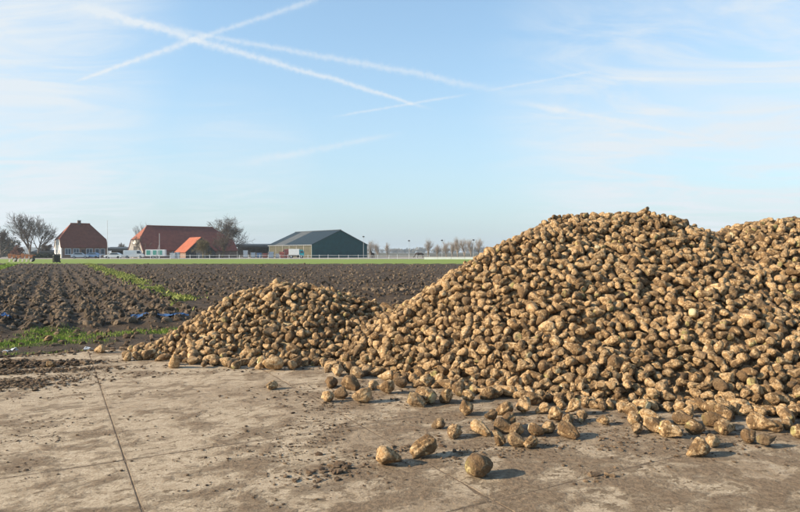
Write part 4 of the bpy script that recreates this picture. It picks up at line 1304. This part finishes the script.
# ------------------------------------------------------------------ trees
def bare_tree(name, label, px, d, h, spread, seed, trunk_r=.3, mats=('bark', 'twig'), lean=(0, 0), levels=5, split=.22, twig=.022, group=None, upward=.25, first=.22, kids=(7, 5, 4, 4)):
    x, y, _ = at(px, d)
    t = thing(name, label, 'tree', (x, y, -.05), 0, group)
    g = random.Random(seed); tv, tf, cv, cf = [], [], [], []

    def seg(store_v, store_f, p0, p1, r0, r1, n):
        dd = (p1 - p0)
        if dd.length < 1e-4: return
        dd.normalize(); a = dd.orthogonal().normalized(); b = dd.cross(a); k = len(store_v)
        for p, r in ((p0, r0), (p1, r1)):
            for i in range(n):
                q = 2 * math.pi * i / n; store_v.append(p + a * (r * math.cos(q)) + b * (r * math.sin(q)))
        for i in range(n):
            store_f.append((k + i, k + (i + 1) % n, k + n + (i + 1) % n)); store_f.append((k + i, k + n + (i + 1) % n, k + n + i))

    def grow(p, dr, L, r, lv):
        ns = 4 if lv < 2 else 3 if lv < 3 else 2
        sv, sf = (tv, tf) if lv < 2 else (cv, cf)
        pts = [p.copy()]; dirs = [dr.copy()]; rr = [r]
        q = p.copy(); dd = dr.copy()
        for i in range(ns):
            wob = .22 if lv else .10
            dd = (dd + Vector((g.gauss(0, wob), g.gauss(0, wob), g.gauss(0, wob) + upward * .12 * (1 if lv else 0)))).normalized()
            q2 = q + dd * (L / ns); r2 = max(r * (1 - .62 * (i + 1) / ns), twig * .8)
            seg(sv, sf, q, q2, rr[-1], r2, 6 if lv < 2 else 3)
            q = q2; pts.append(q.copy()); dirs.append(dd.copy()); rr.append(r2)
        if lv >= levels - 1: return
        nk = kids[min(lv, len(kids) - 1)]
        for k in range(nk):
            f = (first if lv == 0 else .28) + (1 - (first if lv == 0 else .28)) * (k + g.random()) / nk
            i = min(int(f * ns), ns - 1); fr_ = f * ns - i
            pp = pts[i].lerp(pts[i + 1], fr_)
            az = g.uniform(0, 2 * math.pi) if lv else 2.4 * k + g.uniform(-.5, .5)
            a = dirs[i + 1].orthogonal().normalized(); b = dirs[i + 1].cross(a)
            out = a * math.cos(az) + b * math.sin(az)
            opening = g.uniform(.55, 1.05) * spread
            nd = (dirs[i + 1] * 1.0 + out * opening + Vector((0, 0, upward))).normalized()
            grow(pp, nd, L * g.uniform(.52, .74) * (1.12 - .35 * f if lv == 0 else 1), max(rr[i] * g.uniform(.48, .66), twig), lv + 1)

    grow(Vector((0, 0, 0)), Vector((lean[0], lean[1], 1)).normalized(), h * .62, trunk_r, 0)
    top = max(v.z for v in cv); k = h / top
    tv = [v * k for v in tv]; cv = [v * k for v in cv]
    link('trunk', np_mesh('trunk', [v[:] for v in tv], tf, True), M[mats[0]], t)
    link('crown', np_mesh('crown', [v[:] for v in cv], cf, True), M[mats[1]], t)
    return t


bare_tree('bare_tree', 'bare tree with trunk leaning left, left one of the pair by the farmhouse', 32, 172, 12.8, .85, 4, .42, lean=(-.38, 0), upward=.32, twig=.035, kids=(8, 6, 5, 4))
bare_tree('bare_tree', 'upright bare tree, right one of the pair left of the white gable', 38, 170, 11.8, .75, 9, .38, lean=(.10, 0), upward=.35, twig=.035, kids=(8, 6, 5, 4))
bare_tree('bare_tree', 'bare tree cut by the left frame edge', 0, 178, 9.0, .9, 14, .3, upward=.25, twig=.04, kids=(8, 6, 5, 4))
bare_tree('bare_tree', 'broad bare tree rising behind the right end of the red barn', 225, 197, 14.0, 1.3, 26, .5, upward=.22, twig=.040, kids=(12, 7, 6, 4), first=.3)
bare_tree('bare_tree', 'round small bare tree between farmhouse and barn', 118, 215, 5.0, 1.0, 31, .22, upward=.1, twig=.055, kids=(9, 7, 5, 4), first=.1)
bare_tree('bare_tree', 'thin bare treetop showing above the left end of the barn ridge', 148, 190, 11.0, .55, 33, .2, upward=.5, twig=.03, kids=(7, 4, 4, 3))
bare_tree('bare_tree', 'small bare tree in front of the left part of the barn', 143, 159, 6.2, .6, 35, .16, upward=.45, twig=.022, kids=(7, 4, 4, 3))
bare_tree('garden_shrub', 'olive bare shrub before the dark gable of the porch with the sunlit slope', 203, 158, 5.6, 1.25, 41, .18, mats=('olive_twig', 'olive_twig'), upward=.28, twig=.03, kids=(11, 7, 5, 4), first=.03)
bare_tree('garden_shrub', 'tall bare shrub at the right end of the red barn', 222, 160, 7.6, 1.1, 43, .2, mats=('olive_twig', 'twig'), upward=.32, twig=.028, kids=(10, 6, 5, 4), first=.05)
bare_tree('garden_shrub', 'reddish bare shrub behind the orange cultivator', 17, 150, 3.4, 1.2, 45, .12, mats=('red_twig', 'red_twig'), upward=.25, twig=.035, kids=(11, 7, 5, 4), first=.03)
bare_tree('garden_shrub', 'brown bare shrub between the tree pair and the white gable', 46, 178, 4.4, 1.1, 47, .14, mats=('red_twig', 'twig'), upward=.2, twig=.04, kids=(10, 7, 5, 4), first=.04)
for k, (px, d, h, lab) in enumerate(((370, 205, 6.2, 'bare willow touching the right wall of the green hall'), (378, 210, 5.0, 'smaller bare willow second from the green hall'),
                                     (428, 178, 6.0, 'single bushy bare willow left of the lamp post by the riding ground'), (446.5, 186, 5.6, 'bare willow at the left of the willow row'),
                                     (458, 184, 6.4, 'bare willow in the middle of the willow row'), (464.5, 190, 6.2, 'bare willow right of the middle in the willow row'), (478, 186, 6.3, 'bare willow at the right end of the row, beside the tall heap'), (452, 205, 5.6, 'thin bare willow behind the left part of the willow row'), (471, 208, 6.4, 'thin bare willow behind the right part of the willow row'), (437, 212, 4.6, 'thin bare willow between the single bushy one and the row'), (387, 214, 5.2, 'thin bare willow third from the green hall'))):
    bare_tree('pollard_willow', lab, px, d, h, .72, 60 + k, .16, mats=('willow', 'willow'), upward=.55, twig=.011, kids=(15, 6, 3, 3), first=.05, group='willows along the riding ground')

# leafy masses: hedge, distant woods
def clump_mass(name, label, cat, centres, radii, n, size, mat, seed, kind='stuff'):
    g = np.random.default_rng(seed); centres = np.asarray(centres, float); radii = np.asarray(radii, float)
    w = np.prod(radii, 1) ** .66; k = g.choice(len(centres), n, p=w / w.sum())
    dvec = g.normal(size=(n, 3)); dvec /= np.linalg.norm(dvec, axis=1)[:, None]
    rr = g.random(n) ** .45 * (1 + .18 * g.normal(size=n))
    p = centres[k] + dvec * radii[k] * rr[:, None]; p[:, 2] = np.maximum(p[:, 2], .1)
    A = rand_rot(n, g); s = size * g.uniform(.5, 1.4, n)
    loc = np.array([(-1, -.6, 0), (1, -.5, 0), (.2, .9, .25)])
    v = np.einsum('nij,vj->nvi', A, loc) * s[:, None, None] + p[:, None]
    o = link(name, np_mesh(name, v.reshape(-1, 3), np.arange(n * 3).reshape(-1, 3), False, {'rnd': np.repeat(g.random(n), 3)}), mat)
    return tag(o, label, cat, kind=kind)


g = np.random.default_rng(3)
cs, rs = [], []
for k in range(230):
    px = g.uniform(-120, 900); d = g.uniform(1100, 2200)
    h = d / F * (2.0 + 3.4 * (.5 + .5 * vnoise(np.array(px * .021), np.array(4.4)))) * g.uniform(.7, 1.25) + 1.6
    cs.append(at(px, d, h * .5)); rs.append((h * g.uniform(.7, 1.5), h * .6, h * .52))
clump_mass('distant_wood', 'distant blue-hazed line of woods on the horizon', 'wood', cs, rs, 42000, 2.4, M['wood_far'], 4)
cs, rs = [], []
for k in range(30):
    px = g.uniform(-90, 12); d = g.uniform(185, 260); h = g.uniform(4, 7.5)
    cs.append(at(px, d, h * .5)); rs.append((h * .6, h * .5, h * .52))
clump_mass('thicket', 'dark thicket behind the trees at the left frame edge', 'thicket', cs, rs, 14000, .32, M['wood_far'], 5)
cs, rs = [], []
for k in range(16):
    cs.append(at(34 + k * 1.3, 163, .55)); rs.append((.55, .5, .6))
clump_mass('garden_hedge', 'low dark clipped hedge left of the white gable', 'hedge', cs, rs, 6000, .13, M['hedge'], 6, None)

# ------------------------------------------------------------------ the air
hz = MB().box(-2600, 2600, -2600, 2600, -1.2, 16.5).build('haze', None)
hm = bpy.data.materials.new('haze_air'); hm.use_nodes = True
for n_ in list(hm.node_tree.nodes): hm.node_tree.nodes.remove(n_)
HN = NT(hm.node_tree); ho = HN.node('ShaderNodeOutputMaterial'); hv = HN.node('ShaderNodeVolumePrincipled')
hv.inputs['Color'].default_value = (.80, .90, 1.0, 1); hv.inputs['Density'].default_value = .00026; hv.inputs['Anisotropy'].default_value = .2
HN.l.new(hv.outputs[0], ho.inputs['Volume'])
hz.data.materials.append(hm); hz['kind'] = 'stuff'; hz['label'] = 'pale blue haze in the air over the fields'
